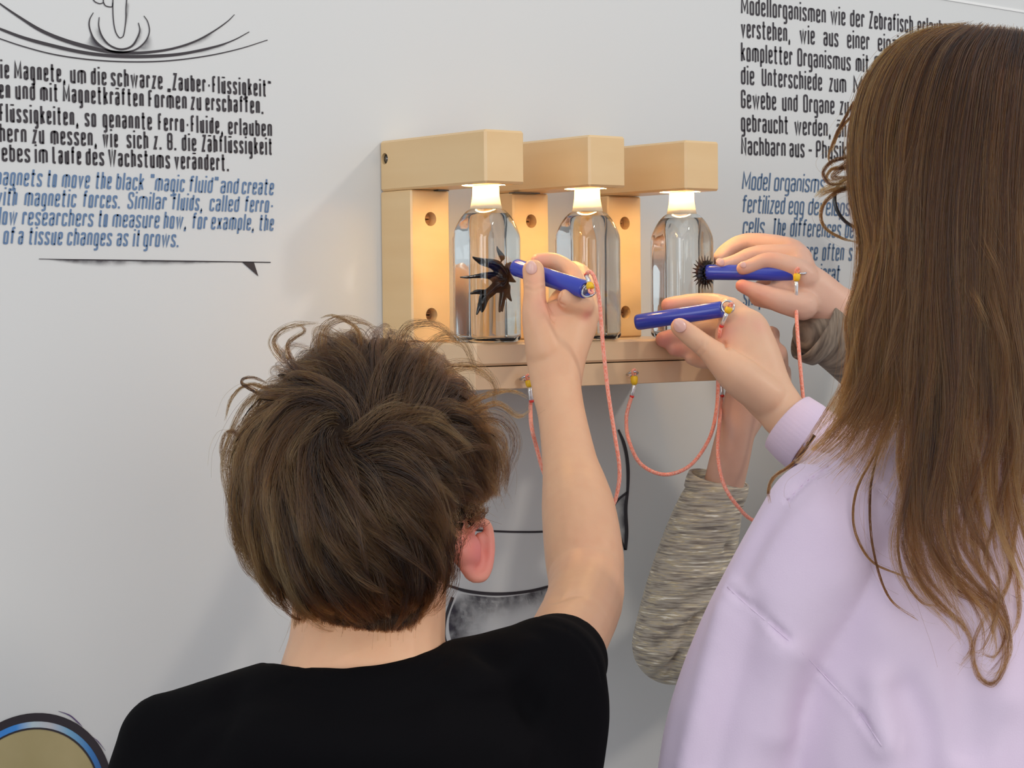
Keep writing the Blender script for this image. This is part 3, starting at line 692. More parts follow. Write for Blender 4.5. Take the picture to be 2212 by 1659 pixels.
# ------------------------------------------------------------------ black magnetic fluid in the bottles
def fluid(name, plane, c0, arms, body, label, vox, thick):
    """arms: px polylines with px radii; laid on a plane inside the bottle"""
    ch = []
    for a in arms:
        q = []
        for (u, v, r_) in a:
            P = plane(u, v); rr = r_*dep(P)/FPX; q.append((P, (rr, rr, min(rr, thick))))
        ch.append(q)
    me = grow(ch, vox, 3); o = link(name, me, M['ferro']); tag(o, label, 'liquid'); return o
fy = BCY-.0250+.0062
pl1 = lambda u, v: onY(u, v, fy)
Z = lambda x, y: (780+x/2.633, 240+y/2.633)
def A_(L): return [(*Z(x, y), r_*1.18/2.633) for x, y, r_ in L]
fluid('ferrofluid', pl1, None, [
  A_([(800, 920, 36), (790, 980, 36), (770, 1000, 30)]), A_([(790, 930, 40), (760, 880, 30), (700, 860, 20), (655, 842, 10), (635, 830, 4)]),
  A_([(780, 960, 35), (720, 935, 18), (650, 940, 10), (600, 945, 7), (565, 944, 4)]),
  A_([(780, 980, 30), (735, 1020, 26), (700, 1060, 22), (690, 1110, 16), (690, 1140, 5)]), A_([(720, 1030, 14), (660, 1028, 12), (625, 1037, 6)]),
  A_([(690, 1070, 12), (675, 1110, 12), (658, 1155, 5)]), A_([(805, 980, 28), (800, 1040, 22), (790, 1090, 16), (780, 1135, 8)]), A_([(800, 1060, 16), (795, 1110, 10), (795, 1138, 4)]),
  A_([(820, 1000, 22), (825, 1040, 16), (845, 1077, 5)]), A_([(820, 940, 28), (850, 960, 12), (870, 970, 4)]), A_([(825, 880, 16), (832, 900, 20), (810, 930, 24)]), A_([(840, 868, 10), (845, 885, 14)]),
  A_([(795, 832, 16), (785, 815, 14), (770, 790, 8), (765, 770, 3)]), A_([(795, 832, 15), (790, 850, 6), (785, 862, 4)])],
  None, 'sprawling glossy black liquid blob with long arms inside the leftmost bottle', .0006, .0040)
plc = onY(1519, 589, fy)
ch = []; C0 = plc; ey = Vector((0, 1, 0))
for n_k, tl, r1_, in ((24, 0., .0172), (18, .5, .0140), (10, 1.0, .0110)):
    for k in range(n_k):
        a = 2*math.pi*(k+.5*tl)/n_k; dr = Vector((math.cos(a)*math.cos(tl), -math.sin(tl), math.sin(a)*math.cos(tl)))
        b_k = C0+dr*.0085; ch.append([(b_k, (.0019,)*3), (C0+dr*(r1_*.72), (.0011,)*3)]); ch.append([(C0+dr*(r1_*.72), (.0011,)*3), (C0+dr*r1_, (.00045,)*3)])
for k in range(12):
    a = 2*math.pi*k/12
    ch.append([(C0+Vector((math.cos(a)*.0088, 0, math.sin(a)*.0088)), (.0034, .0034, .0034)), (C0+Vector((math.cos(a+.53)*.0088, 0, math.sin(a+.53)*.0088)), (.0034, .0034, .0034))])
ch.append([(C0, (.0088, .0088, .0036))])
tag(link('ferrofluid', grow(ch, .00045, 1), M['ferro']), 'small round spiky black liquid ball inside the rightmost bottle', 'liquid')

# ------------------------------------------------------------------ people
def lower(chains, c, hw, zhip, depthv):
    """hips, legs down to the floor (out of frame)"""
    pass
def wp(x, y, z, r_): return (Vector((x, y, z)), (r_, r_, r_))
def legs(parent, hips, zhip, label='trousers'):
    """trousers and shoes under a body; hips: list of two (x, y)"""
    ch = []; c = (Vector((*hips[0], 0))+Vector((*hips[1], 0)))/2
    for x, y in hips:
        ch.append([wp(c.x, c.y, zhip+.05, .10), wp(x, y, zhip-.08, .075), wp(x, y, (zhip+FLOOR)/2, .055), wp(x, y, FLOOR+.09, .045)])
    link('trousers', grow(ch, .008, 4), M['trousers'], parent)
    for x, y in hips:
        f = Vector((.0, .8, 0)).normalized(); b = Vector((x, y, FLOOR+.034))
        link('shoe', grow([[(b-f*.03, (.036, .03, .036)), (b+f*.10, (.038, .026, .038))]], .006, 3), M['shoe'], parent)

# ---- the boy
boy = empty('person', W(760, 1900, 1.5).xyz*1, 'person with short tousled brown hair in a black T-shirt, seen from behind, arm raised', 'person')
boy.location.z = FLOOR
HC = W(795, 1050, 1.50); fd = (Fv+Rv*.28+Uv*.12).normalized()
fl = fd.cross(Uv).normalized(); fu = fl.cross(fd).normalized()
def FP(x, y, z, r_): return (HC+fl*x+fu*y+fd*z, tuple(r_) if isinstance(r_, (tuple, list)) else (r_,)*3)
ch = [[FP(0, 0, 0, (.073, .085, .086))], [FP(0, -.01, .03, (.066, .075, .062)), FP(0, -.075, .062, (.028, .02, .022))],   # skull, jaw
      [FP(0, -.012, .093, .009), FP(0, -.034, .108, .010)], [FP(0, -.034, .108, .010), FP(0, -.034, .09, .016)],           # nose
      [FP(-.02, -.058, .092, .006), FP(.02, -.058, .092, .006)],                                                             # lips
      [FP(-.033, .004, .087, .013), FP(.033, .004, .087, .013)],
      # neck and upper back
      [(800, 1260, 1.52, 165, 1, .85), (792, 1400, 1.51, 170, 1, .85), (785, 1470, 1.50, 185, .8, .9)],
      [(790, 1462, 1.50, 120, .6, 1), (600, 1520, 1.50, 95, .75, 1), (400, 1590, 1.50, 85)],
      [(790, 1455, 1.50, 120, .6, 1), (980, 1470, 1.51, 95, .8, 1), (1170, 1450, 1.53, 90)],
      [(785, 1560, 1.51, 300, .5, .9), (785, 1900, 1.52, 280, 1, .9)],
      # left arm hanging
      [(370, 1600, 1.50, 85), (330, 1850, 1.51, 80), (330, 2150, 1.50, 68), (360, 2450, 1.60, 55)], [(360, 2450, 1.60, 50), (380, 2620, 1.62, 44, 1, .5)],
      # raised right arm
      [(1170, 1450, 1.53, 90), (1215, 1400, 1.58, 88), (1262, 1300, 1.69, 84), (1266, 1240, 1.74, 82)],
      [(1266, 1260, 1.74, 81), (1262, 1200, 1.75, 86), (1251, 1110, 1.78, 81), (1241, 1050, 1.81, 70), (1231, 1000, 1.83, 60), (1214, 900, 1.87, 52), (1203, 845, 1.885, 54, 1, .72)],
      [(1203, 845, 1.885, 52, 1, .75), (1201, 790, 1.895, 62, 1, .7), (1205, 740, 1.905, 70, 1, .62), (1225, 700, 1.915, 66, .9, .6)],
      [(1240, 700, 1.915, 46, 1, .8), (1268, 676, 1.918, 26)], [(1210, 690, 1.91, 60, .7, .6), (1250, 665, 1.91, 34)],
      # thumb
      [(1180, 760, 1.895, 44), (1160, 690, 1.895, 34), (1155, 655, 1.897, 27), (1155, 625, 1.900, 25), (1152, 584, 1.907, 25)],
      # index over the rod
      [(1258, 662, 1.915, 28), (1240, 597, 1.945, 22), (1200, 566, 1.955, 20), (1162, 563, 1.948, 17)],
      [(1258, 662, 1.905, 26), (1226, 650, 1.895, 22), (1222, 640, 1.895, 17)],
      # middle, ring, little finger curled behind
      [(1272, 680, 1.92, 27), (1254, 592, 1.975, 23), (1215, 590, 1.990, 20), (1188, 605, 1.975, 17)],
      [(1262, 700, 1.93, 27), (1250, 640, 1.975, 23), (1215, 640, 1.985, 20), (1198, 655, 1.965, 17)],
      [(1235, 720, 1.94, 25), (1225, 680, 1.975, 20), (1200, 685, 1.970, 18), (1190, 700, 1.955, 16)],
      # ear (right)
      [(1000, 1190, 1.50, 30, 1.2, 1), (1020, 1190, 1.505, 22, 1.8, .6)],
      [(1008, 1160, 1.508, 10), (1028, 1134, 1.510, 10), (1047, 1128, 1.515, 11), (1058, 1150, 1.517, 11), (1060, 1190, 1.515, 11), (1054, 1225, 1.512, 12), (1042, 1246, 1.508, 13), (1020, 1245, 1.505, 14), (1005, 1225, 1.50, 14)],
      [(1035, 1160, 1.516, 12), (1044, 1195, 1.517, 12), (1035, 1225, 1.512, 12), (1018, 1190, 1.510, 16)],
      ]
me = grow(ch, .0018, 7)
bm = bmesh.new(); bm.from_mesh(me); bm.free()
crease(me, [([W(1247, 1282, 1.66), W(1215, 1290, 1.66), W(1185, 1315, 1.66)], .007, .0022),
            ([W(1130+5, 622, 1.878), W(1155, 628, 1.873), W(1176, 620, 1.878)], .0013, .0007), ([W(1134, 610, 1.878), W(1155, 614, 1.873), W(1176, 608, 1.878)], .001, .0005),
            ([W(1181, 655, 1.885), W(1190, 680, 1.885), W(1196, 692, 1.887)], .0018, .003), ([W(1212, 632, 1.883), W(1206, 652, 1.883), W(1218, 660, 1.885)], .0012, .0018)])
blush(me, [(W(1040, 1190, 1.50), .030, 1.0), (W(1010, 1230, 1.49), .022, .8), (W(1160, 622, 1.88), .006, .5), (W(1155, 600, 1.89), .010, .25), (W(1180, 660, 1.89), .014, .35), (W(1268, 680, 1.90), .006, .5), (W(1165, 556, 1.94), .014, .4), (W(1240, 1180, 1.70), .02, .12), (W(1200, 600, 1.93), .02, .2), (W(1060, 1100, 1.5), .02, .3)])
body = link('body', me, M['skin1'], boy)
nail(boy, 1148, 578, 1.8945, 12.5, 15, .05)
# black T-shirt
ch = [[(790, 1500, 1.505, 165, .72, 1.55), (600, 1530, 1.503, 125, .80, 1.4), (365, 1602, 1.50, 108, .93, 1)], [(790, 1495, 1.505, 165, .72, 1.55), (990, 1490, 1.51, 125, .85, 1.4), (1180, 1455, 1.53, 118)],
      [(365, 1602, 1.50, 105), (335, 1720, 1.50, 112), (325, 1850, 1.50, 112)],
      [(1175, 1465, 1.53, 122), (1205, 1428, 1.555, 108, .95, .9)],
      [(785, 1580, 1.51, 400, .35, .85), (790, 1700, 1.51, 480, .6, .66), (795, 1900, 1.52, 440, 1, .75), (795, 2250, 1.52, 430, 1, .75)],
      [(1180, 1460, 1.53, 128), (1150, 1560, 1.52, 165, 1, .8), (1120, 1750, 1.51, 165, 1, .9)], [(380, 1610, 1.5, 110), (400, 1720, 1.5, 150)]]
me = grow(ch, .004, 8)
NP = W(770, 1452, 1.42); nrm = (Uv*1.0+Fv*.62).normalized()
bm = bmesh.new(); bm.from_mesh(me)
ncen = W(785, 1450, 1.51)
def near(c): q = c-ncen; q = q-Uv*q.dot(Uv); return q.length < .068
# back neckline: straight at the left, rising towards the right
a_, b_2, c_ = W(560, 1434, 1.47), W(775, 1441, 1.44), W(965, 1386, 1.48)
def above(c):
    u, v = uv_of(c); dz = (c-ncen).dot(Fv)
    line = np.interp(u, [540, 640, 760, 860, 920, 965, 990], [1428, 1440, 1443, 1428, 1408, 1384, 1370])
    return v < line+max(0, dz)*900 and 540 < u < 990
bmesh.ops.delete(bm, geom=[v for v in bm.verts if above(v.co)], context='VERTS')
for _ in range(6):
    bd = [v for v in bm.verts if v.is_boundary]
    new = {}
    for v in bd:
        nb = [e.other_vert(v).co for e in v.link_edges if e.is_boundary]
        if len(nb) == 2: new[v] = v.co*.4+(nb[0]+nb[1])*.3
    for v, c in new.items(): v.co = c
bm.to_mesh(me); bm.free()
crease(me, [([W(620, 1475, 1.42), W(760, 1488, 1.405), W(880, 1470, 1.41), (W(965, 1430, 1.43))], .0030, .0012),
            ([W(1060, 1420, 1.47), W(1120, 1480, 1.44), W(1150, 1560, 1.42), W(1160, 1659, 1.41)], .012, .006), ([W(1150, 1400, 1.47), W(1100, 1450, 1.45), W(1000, 1500, 1.43)], .010, -.004),
            ([W(1200, 1480, 1.44), W(1170, 1560, 1.43), W(1120, 1640, 1.42)], .009, -.004), ([W(500, 1500, 1.44), W(480, 1580, 1.43), W(420, 1659, 1.42)], .012, .004),
            ([W(1020, 1440, 1.45), W(960, 1520, 1.42), W(900, 1640, 1.41)], .012, -.003),
            ([W(1180, 1345, 1.50), W(1240, 1368, 1.50), W(1285, 1420, 1.50), W(1300, 1470, 1.50)], .0025, .0012)])
sh = link('t_shirt', me, M['tee'], boy); sol = sh.modifiers.new('s', 'SOLIDIFY'); sol.thickness = .0022; sol.offset = 0
legs(boy, [tuple(W(690, 1659, 1.5).xy), tuple(W(900, 1659, 1.5).xy)], -.80)

# ---- hair tools
def make_strands(name, S, rad, mt, parent, tip=.35, tone=None):
    """S: array (n, k, 3)"""
    n, k, _ = S.shape
    cu = bpy.data.hair_curves.new(name); cu.add_curves([k]*n)
    cu.attributes['position'].data.foreach_set('vector', S.reshape(-1).astype(np.float32))
    r_ = cu.attributes.new('radius', 'FLOAT', 'POINT') if 'radius' not in cu.attributes else cu.attributes['radius']
    prof = np.linspace(1, tip, k)[None]*(rad*(.7+.6*rng.random((n, 1)))); r_.data.foreach_set('value', prof.reshape(-1).astype(np.float32))
    tn = cu.attributes.new('tone', 'FLOAT', 'CURVE'); tn.data.foreach_set('value', (tone if tone is not None else rng.normal(0, 1, n)).astype(np.float32))
    cu.materials.append(mt); o = bpy.data.objects.new(name, cu); COL.objects.link(o); o.parent = parent
    o.matrix_parent_inverse = Matrix.Translation(parent.location).inverted() if parent.type == 'EMPTY' else Matrix.Identity(4)
    o['kind'] = 'stuff'; return o
def resample(P, k):
    P = np.asarray(P, float); seg = np.linalg.norm(np.diff(P, axis=0), axis=1); t = np.concatenate([[0], np.cumsum(seg)]); t /= t[-1]
    return np.stack([np.interp(np.linspace(0, 1, k), t, P[:, j]) for j in range(3)], 1)
def lock_strands(Gd, width, nper, spread=1.0, jitter=.0006, thin=.6, wprof=None):
    """Gd (m,k,3) guides -> strands clumped round each; width array (m,)"""
    m_, k, _ = Gd.shape; T = np.gradient(Gd, axis=1); T /= np.linalg.norm(T, axis=2, keepdims=True)+1e-9
    out = []
    pr = wprof if wprof is not None else np.sin(np.clip(np.linspace(.12, 1.0, k), 0, 1)*math.pi*.92)**.6
    for i in range(m_):
        N = T[i]; vdir = -Fn if True else 0
        a = np.cross(N, vdir); a /= np.linalg.norm(a, axis=1, keepdims=True)+1e-9; b = np.cross(a, N)
        ang = rng.random(nper)*2*math.pi; rr = np.sqrt(rng.random(nper))
        ox = np.cos(ang)*rr*width[i]*spread; oy = np.sin(ang)*rr*width[i]*thin
        ph = rng.random((nper, 1))*6.28; fr = 1+rng.random((nper, 1))*2; tt = np.linspace(0, 1, k)[None]
        wob = np.sin(ph+tt*fr*6.28)*jitter
        ox2 = ox[:, None]*pr[None]+wob; oy2 = oy[:, None]*pr[None]+np.roll(wob, 1, 0)
        S = Gd[i][None]+a[None]*ox2[..., None]+b[None]*oy2[..., None]
        # uneven strand lengths
        L = .78+.22*rng.random(nper); idx = tt*(k-1)*L[:, None]; lo = np.floor(idx).astype(int); hi_ = np.minimum(lo+1, k-1); fr2 = (idx-lo)[..., None]
        ar = np.arange(nper)[:, None]; out.append(S[ar, lo]*(1-fr2)+S[ar, hi_]*fr2)
    return np.concatenate(out)
def lock_mesh(name, Gd, width, mt, parent, thin=.6, n=6):
    V, F = [], []; Gd = np.array([resample(g_[:int(len(g_)*.72)], len(g_)) for g_ in Gd])
    m_, k, _ = Gd.shape; T = np.gradient(Gd, axis=1); T /= np.linalg.norm(T, axis=2, keepdims=True)+1e-9
    pr = 1-np.linspace(0, 1, k)**1.5
    for i in range(m_):
        a = np.cross(T[i], -Fn); a /= np.linalg.norm(a, axis=1, keepdims=True)+1e-9; b = np.cross(a, T[i]); b0 = len(V)
        for j in range(k):
            for q in range(n):
                an = 2*math.pi*q/n; V.append(Gd[i, j]+(a[j]*math.cos(an)+b[j]*math.sin(an)*thin)*width[i]*pr[j])
        for j in range(k-1):
            for q in range(n): c = b0+j*n+q; e_ = b0+j*n+(q+1) % n; F.append((c, e_, e_+n, c+n))
    o = pyobj(name, V, F, mt, parent, True); o['kind'] = 'stuff'; return o

# boy's hair: locks turning out of a crown whorl
hc = np.array(W(790, 1058, 1.500)); HR = np.array([.0790, .0925, .090])   # radii along R, U, F
AX = np.stack([Rn, Un, Fn])
def sph2w(nv, k=1.0, extra=0): # nv (..,3) unit in local axes
    return hc+((nv*HR*k+nv*extra)@AX)
def loc_dir(u, v):
    o = CPn; r_ = np.array((W(u, v, 1)-CP).normalized()); q = ((o-hc)@AX.T)/HR; rl = (r_@AX.T)/HR
    A = rl@rl; B = 2*q@rl; C = q@q-1; t = (-B-math.sqrt(max(B*B-4*A*C, 0)))/(2*A); n_ = q+rl*t; return n_/np.linalg.norm(n_)
wh = loc_dir(742, 935)
def flow(nv, r1, r2):
    """direction of growth on the unit sphere"""
    away = nv*(nv@wh)-wh; l = np.linalg.norm(away); away = away/(l+1e-6)
    dist = math.acos(np.clip(nv@wh, -1, 1)); side = np.cross(nv, away)
    e1 = np.array([1., 0, 0]); x = (nv-wh)@e1; y = nv[1]-wh[1]
    swirl = -1.45*math.exp(-dist*.75)
    d_ = away*math.cos(swirl)+side*math.sin(swirl)
    g = np.array([0.25, -1., .15]) if y < .15 else np.array([.55, .15, .85])
    g = g-nv*(g@nv); k = min(1, dist*.75)*.75
    d_ = d_*(1-k)+g*k; d_ += side*r1*.35+away*r2*.1
    d_ -= nv*(d_@nv); return d_/(np.linalg.norm(d_)+1e-9)
def scalp_ok(nv):
    # not on the face, not below the nape line
    if nv[2] > .62 and nv[1] < .35: return False
    lim = -.97
    if nv[2] > -.25: lim = -.42
    if nv[0] > .45: lim = max(lim, -.62 if nv[2] < -.45 else -.25)
    if nv[0] < -.6: lim = max(lim, -.66)
    return nv[1] > lim
guides, widths = [], []
K = 14
cnt = 0; ga = math.pi*(3-math.sqrt(5)); NS = 1150
for layer, (NS, base, lmul) in enumerate(((900, .000, .85), (480, .0055, 1.0), (170, .0105, 1.15))):
    for i in range(NS):
        y = 1-2*(i+.5)/NS; r_ = math.sqrt(1-y*y); nv = np.array([math.cos(ga*i+layer)*r_, y, math.sin(ga*i+layer)*r_])
        nv = nv+rng.normal(0, .03, 3); nv /= np.linalg.norm(nv)
        if not scalp_ok(nv): continue
        top = max(0, nv[1]+.1)
        low = max(0, -nv[1]-.25)
        L = (.060+.028*min(1, top*1.3)-.035*low)*lmul*(.8+.4*rng.random()); L = max(L, .022)
        lift = base+(.004+.009*min(1, top*1.3)*(.4+.9*rng.random()))*(1-min(1, low*1.6)*.8)
        if low > .3: lift = .003*rng.random()+base*.3
        r1, r2 = rng.normal(0, 1, 2); 
        fx = math.sin(nv[0]*5.1+nv[1]*3.3+.7)+math.sin(nv[0]*2.3-nv[1]*6.1+nv[2]*3); r1 = r1*.35+fx*.35; r2 *= .5
        curl = (.10+.38*min(1, top*1.2))*(fx*.6+.45*rng.normal(0, 1))
        pts = []; q = nv.copy(); st = L/(K-1)
        for j in range(K):
            t = j/(K-1); hgt = lift*math.sin(min(1, t*1.15)*math.pi*.62)*(1 if t < .85 else 1-.25*(t-.85)/.15)
            pts.append(sph2w(q, 1.0, .001+hgt+.0042*min(1, top*1.6)*math.sin(t*7.5+fx*2.2)*t))
            d_ = flow(q, r1+curl*2.4*math.sin(t*3.4), r2)
            q = q+d_*st/.093; q /= np.linalg.norm(q)
        guides.append(pts); widths.append((.0095 if layer < 2 else .0065)*(.55+.8*rng.random())*(.75 if low > .2 else 1))
for i in range(95):
    u0 = 640+300*(i+.5)/95+rnd.uniform(-6, 6); v0 = 1255+rnd.uniform(-30, 25); q0 = (u0-790)/165
    ve = 1404-42*q0*q0-14*rnd.random()+(0 if u0 < 880 else -(u0-880)*.8); ue = u0-14*q0-8+rnd.uniform(-10, 10)
    if ve < v0+15: continue
    zd = lambda u: 1.4665+.030*((u-795)/165)**2
    pp = [W(u0, v0, zd(u0)-.004), W((u0+ue)/2+4, (v0+ve)/2, zd(u0)-.0045), W(ue, ve, zd(ue)+.001)]
    guides.append([np.array(x_) for x_ in resample([tuple(q) for q in cm3(pp, 5)], K)]); widths.append(.0055)
NF1 = len(guides)
# hand-placed curls that break the outline
for P_, w_ in (([(620, 780, 1.5), (600, 760, 1.495), (590, 735, 1.49), (610, 712, 1.485), (650, 700, 1.48), (690, 700, 1.48)], .004), ([(600, 850), (540, 830), (500, 860), (486, 910)], .0015), ([(560, 850), (520, 825), (545, 815), (580, 830)], .0012),
               ([(560, 980), (500, 930), (478, 960), (480, 1010)], .002), ([(700, 760), (700, 715), (735, 690), (780, 695), (815, 712)], .0045), ([(780, 760), (770, 710), (720, 682), (690, 690)], .002), ([(860, 760), (880, 710), (930, 700), (970, 720), (985, 750)], .006),
               ([(900, 790), (950, 730), (1000, 740), (1020, 780), (1040, 820)], .006), ([(960, 800), (1020, 790), (1070, 830), (1065, 880)], .006), ([(1000, 880), (1060, 850), (1110, 845), (1140, 860)], .003), ([(1010, 900), (1070, 870), (1120, 900), (1150, 880)], .003),
               ([(1010, 900), (1080, 900), (1115, 950), (1100, 1010), (1070, 1060)], .007), ([(980, 900), (1060, 920), (1090, 990), (1080, 1060)], .008), ([(640, 800), (620, 745), (660, 715), (640, 700)], .002)):
    pp = [W(q[0], q[1], q[2] if len(q) > 2 else 1.47-.0*abs(q[0]-795)/300) for q in P_]
    guides.append(resample([tuple(q) for q in cm3(pp, 6)], K)); widths.append(w_)
def trim_ear(g_):
    u, v, _ = proj(g_); bad = (u > 985) & (v > 1105-(u-985)*.25)
    if bad.any():
        k_ = max(3, int(np.argmax(bad))); return resample(g_[:k_], K) if k_ < K else g_
    return g_
Gd = np.array([trim_ear(np.array(g_)) for g_ in guides]); Wd = np.array(widths)
GI = Gd-(Gd-hc)*.035
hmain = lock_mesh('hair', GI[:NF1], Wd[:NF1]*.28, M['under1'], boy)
PR1 = 1-.80*np.linspace(0, 1, K)**1.4
S = lock_strands(Gd, Wd, 40, 1.0, .0007, .38, PR1)
# loose flyaways
idx = rng.integers(0, len(Gd), 700); fly = Gd[idx].copy(); tt = np.linspace(0, 1, K)[None, :, None]
fly += (rng.normal(0, .004, (700, 1, 3))+((Gd[idx][:, :1]-hc)*.10*rng.random((700, 1, 1))))*tt
make_strands('hair_strands', np.concatenate([S, fly]), .00010, M['hair1'], hmain, .35, np.concatenate([np.repeat(rng.normal(0, 1, len(Gd)), 40)+rng.normal(0, .4, len(Gd)*40), rng.normal(0, .5, 700)]))
# under layer so that no scalp shows
nn = []
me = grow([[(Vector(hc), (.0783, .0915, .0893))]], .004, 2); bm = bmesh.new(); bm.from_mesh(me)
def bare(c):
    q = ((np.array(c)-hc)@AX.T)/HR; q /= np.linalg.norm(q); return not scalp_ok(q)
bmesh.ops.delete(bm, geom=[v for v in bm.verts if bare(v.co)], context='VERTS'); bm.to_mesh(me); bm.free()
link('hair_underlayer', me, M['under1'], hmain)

# ---- the third child, mostly hidden, in a knit top
kid = empty('person', Vector((W(2010, 1500, 2.30).x, W(2010, 1500, 2.30).y, FLOOR)), 'person in heathered grey-brown long sleeves, mostly hidden behind the long-haired girl', 'person')
K3 = W(2090, 430, 2.30)
ch = [[(2090, 470, 2.30, 160, 1.12, 1)], [(2070, 520, 2.30, 125, 1.15, 1), (2005, 625, 2.30, 46)], [(1948, 485, 2.30, 16), (1928, 520, 2.30, 17)], [(1958, 570, 2.29, 10), (1958, 570, 2.31, 10)], [(2100, 495, 2.22, 20, 1.6, .5), (2104, 500, 2.218, 16, 1.4, .5)],
      [(2105, 600, 2.30, 100), (2110, 760, 2.30, 105)], [(2110, 760, 2.30, 110, .6, 1), (2100, 1000, 2.30, 240, .8, .9), (2100, 1500, 2.30, 240, 1, .9)],
      # arm A, upper: shoulder, elbow, wrist, hand
      [(2080, 850, 2.24, 90), (2040, 980, 2.20, 80), (1935, 800, 2.17, 66), (1840, 690, 2.14, 52), (1790, 655, 2.125, 48, 1, .8)],
      [(1795, 655, 2.125, 46, 1, .8), (1750, 630, 2.120, 55, 1, .7), (1718, 610, 2.120, 52, 1, .65)],
      [(1715, 610, 2.12, 50, 1, .6), (1690, 640, 2.115, 34), (1640, 640, 2.110, 24)],
      # fingers on top of the rod
      [(1725, 560, 2.125, 32), (1700, 535, 2.150, 25), (1615, 523, 2.165, 21), (1572, 540, 2.160, 18), (1550, 560, 2.150, 15)],
      [(1730, 575, 2.12, 32), (1708, 553, 2.128, 25), (1634, 549, 2.135, 20), (1590, 565, 2.130, 17), (1560, 573, 2.122, 16)],
      [(1740, 600, 2.11, 30), (1715, 578, 2.105, 24), (1662, 563, 2.110, 20), (1625, 574, 2.110, 17), (1604, 580, 2.108, 15)],
      [(1735, 620, 2.12, 28), (1700, 605, 2.135, 20), (1660, 612, 2.145, 18), (1640, 622, 2.140, 16)],
      # thumb below
      [(1735, 660, 2.105, 34), (1680, 648, 2.100, 27), (1635, 630, 2.102, 20), (1602, 617, 2.105, 15)],
      # arm B, lower
      [(2010, 1000, 2.24, 90), (1820, 1180, 2.20, 70), (1465, 1390, 2.13, 52), (1505, 1240, 2.125, 50), (1545, 1120, 2.118, 44), (1572, 1010, 2.10, 44, 1, .75), (1590, 930, 2.10, 42, 1, .75)],
      [(1590, 930, 2.10, 42, 1, .75), (1622, 850, 2.11, 55, 1, .6), (1640, 780, 2.11, 52, 1, .55)],
      [(1655, 790, 2.11, 28), (1682, 760, 2.12, 19), (1690, 810, 2.15, 16)], [(1648, 770, 2.11, 26), (1668, 722, 2.13, 18), (1650, 730, 2.17, 16)], [(1630, 770, 2.12, 26), (1632, 730, 2.15, 18), (1620, 760, 2.18, 15)],
      [(1600, 790, 2.12, 24), (1595, 750, 2.15, 17), (1590, 780, 2.18, 15)], [(1660, 850, 2.12, 28), (1692, 835, 2.13, 17), (1696, 800, 2.15, 14)],
      ]
me = grow(ch, .0021, 6)
crease(me, [([W(1608, 556, 2.09), W(1612, 575, 2.09)], .001, .0006), ([W(1628, 532, 2.11), W(1636, 548, 2.11)], .001, .0005)])
blush(me, [(W(1598, 620, 2.10), .012, .9), (W(1640, 640, 2.09), .014, .3), (W(1555, 570, 2.11), .010, .35), (W(1600, 580, 2.10), .010, .3), (W(1680, 760, 2.1), .015, .3), (W(1715, 540, 2.13), .008, .3), (W(1665, 548, 2.10), .008, .25)])
link('body', me, M['skin3'], kid)
nail(kid, 1556, 566, 2.1140, 10, 8, -.6); nail(kid, 1605, 572, 2.1012, 8, 7, -.5)
# knit top: torso, two sleeves
ch = [[(2110, 800, 2.30, 150, .6, 1.2), (2100, 1000, 2.30, 260, .8, .95), (2100, 1500, 2.30, 265, 1, .95)],
      [(2060, 880, 2.25, 110), (2010, 1010, 2.22, 110), (1820, 1190, 2.20, 105, 1, .9), (1600, 1330, 2.16, 98), (1455, 1395, 2.13, 90, .92, 1)],
      [(1452, 1392, 2.13, 88), (1478, 1290, 2.13, 88), (1508, 1190, 2.13, 84), (1530, 1110, 2.12, 73), (1548, 1052, 2.115, 66, .35, 1)]]
me = grow(ch, .0032, 4)
ln = []
for k in range(9):
    y0 = 1280+k*26+rnd.uniform(-8, 8); x1 = 1560-k*9
    ln.append(([W(x1, y0-40+k*3, 2.09), W(1490, y0-8, 2.085), W(1420-k*2, y0+30+k*5, 2.09)], .0035, (.0042 if k % 2 else -.0034)))
for k in range(7):
    y0 = 1090+k*32; ln.append(([W(1600-k*6, y0, 2.09), W(1540-k*4, y0+rnd.uniform(-10, 10), 2.085), W(1470-k*8, y0+8, 2.09)], .004, .0012*rnd.choice((1, -1))))
ln += [([W(1565, 1290, 2.09), W(1500, 1340, 2.08), W(1460, 1420, 2.08), W(1440, 1480, 2.09)], .004, .006), ([W(1540, 1330, 2.09), W(1490, 1390, 2.08), W(1475, 1470, 2.09)], .004, -.004), ([W(1600, 1175, 2.09), W(1575, 1185, 2.09)], .006, .008)]
crease(me, ln); link('knit_top', me, M['knit'], kid)
# cuff band of lower sleeve
ca, cb_ = W(1556, 1030, 2.112), W(1548, 1056, 2.114); axc = (ca-cb_).normalized()
def band(name, c, ax, ru, rd, hgt, mt, parent, flare=1.0, thick=.0018, n=48, ribs=0, ex=None):
    ex = (ex or Rv); ex = (ex-ax*ex.dot(ax)).normalized(); ey = ax.cross(ex); V, F = [], []
    prof = [(0, 0), (1, 0)]; rows = [(0, 0), (thick*.6, .04), (thick, .5), (thick*.6, .96), (0, 1.0), (-thick, .97), (-thick, .5), (-thick, .03)]
    for k in range(n):
        a = 2*math.pi*k/n
        for off_, t in rows:
            f = 1+(flare-1)*t; rb = (math.cos(a*ribs)*.0004 if ribs else 0)+off_
            V.append(c+ax*hgt*t+ex*math.cos(a)*(ru*f+rb)+ey*math.sin(a)*(rd*f+rb))
    q = len(rows)
    for k in range(n):
        for j in range(q): F.append((k*q+j, ((k+1) % n)*q+j, ((k+1) % n)*q+(j+1) % q, k*q+(j+1) % q))
    return pyobj(name, V, F, mt, parent, True)
band('cuff', W(1544, 1066, 2.114), (W(1554, 1030, 2.110)-W(1544, 1066, 2.114)).normalized(), .0308, .0255, .0165, M['knit'], kid, .97)
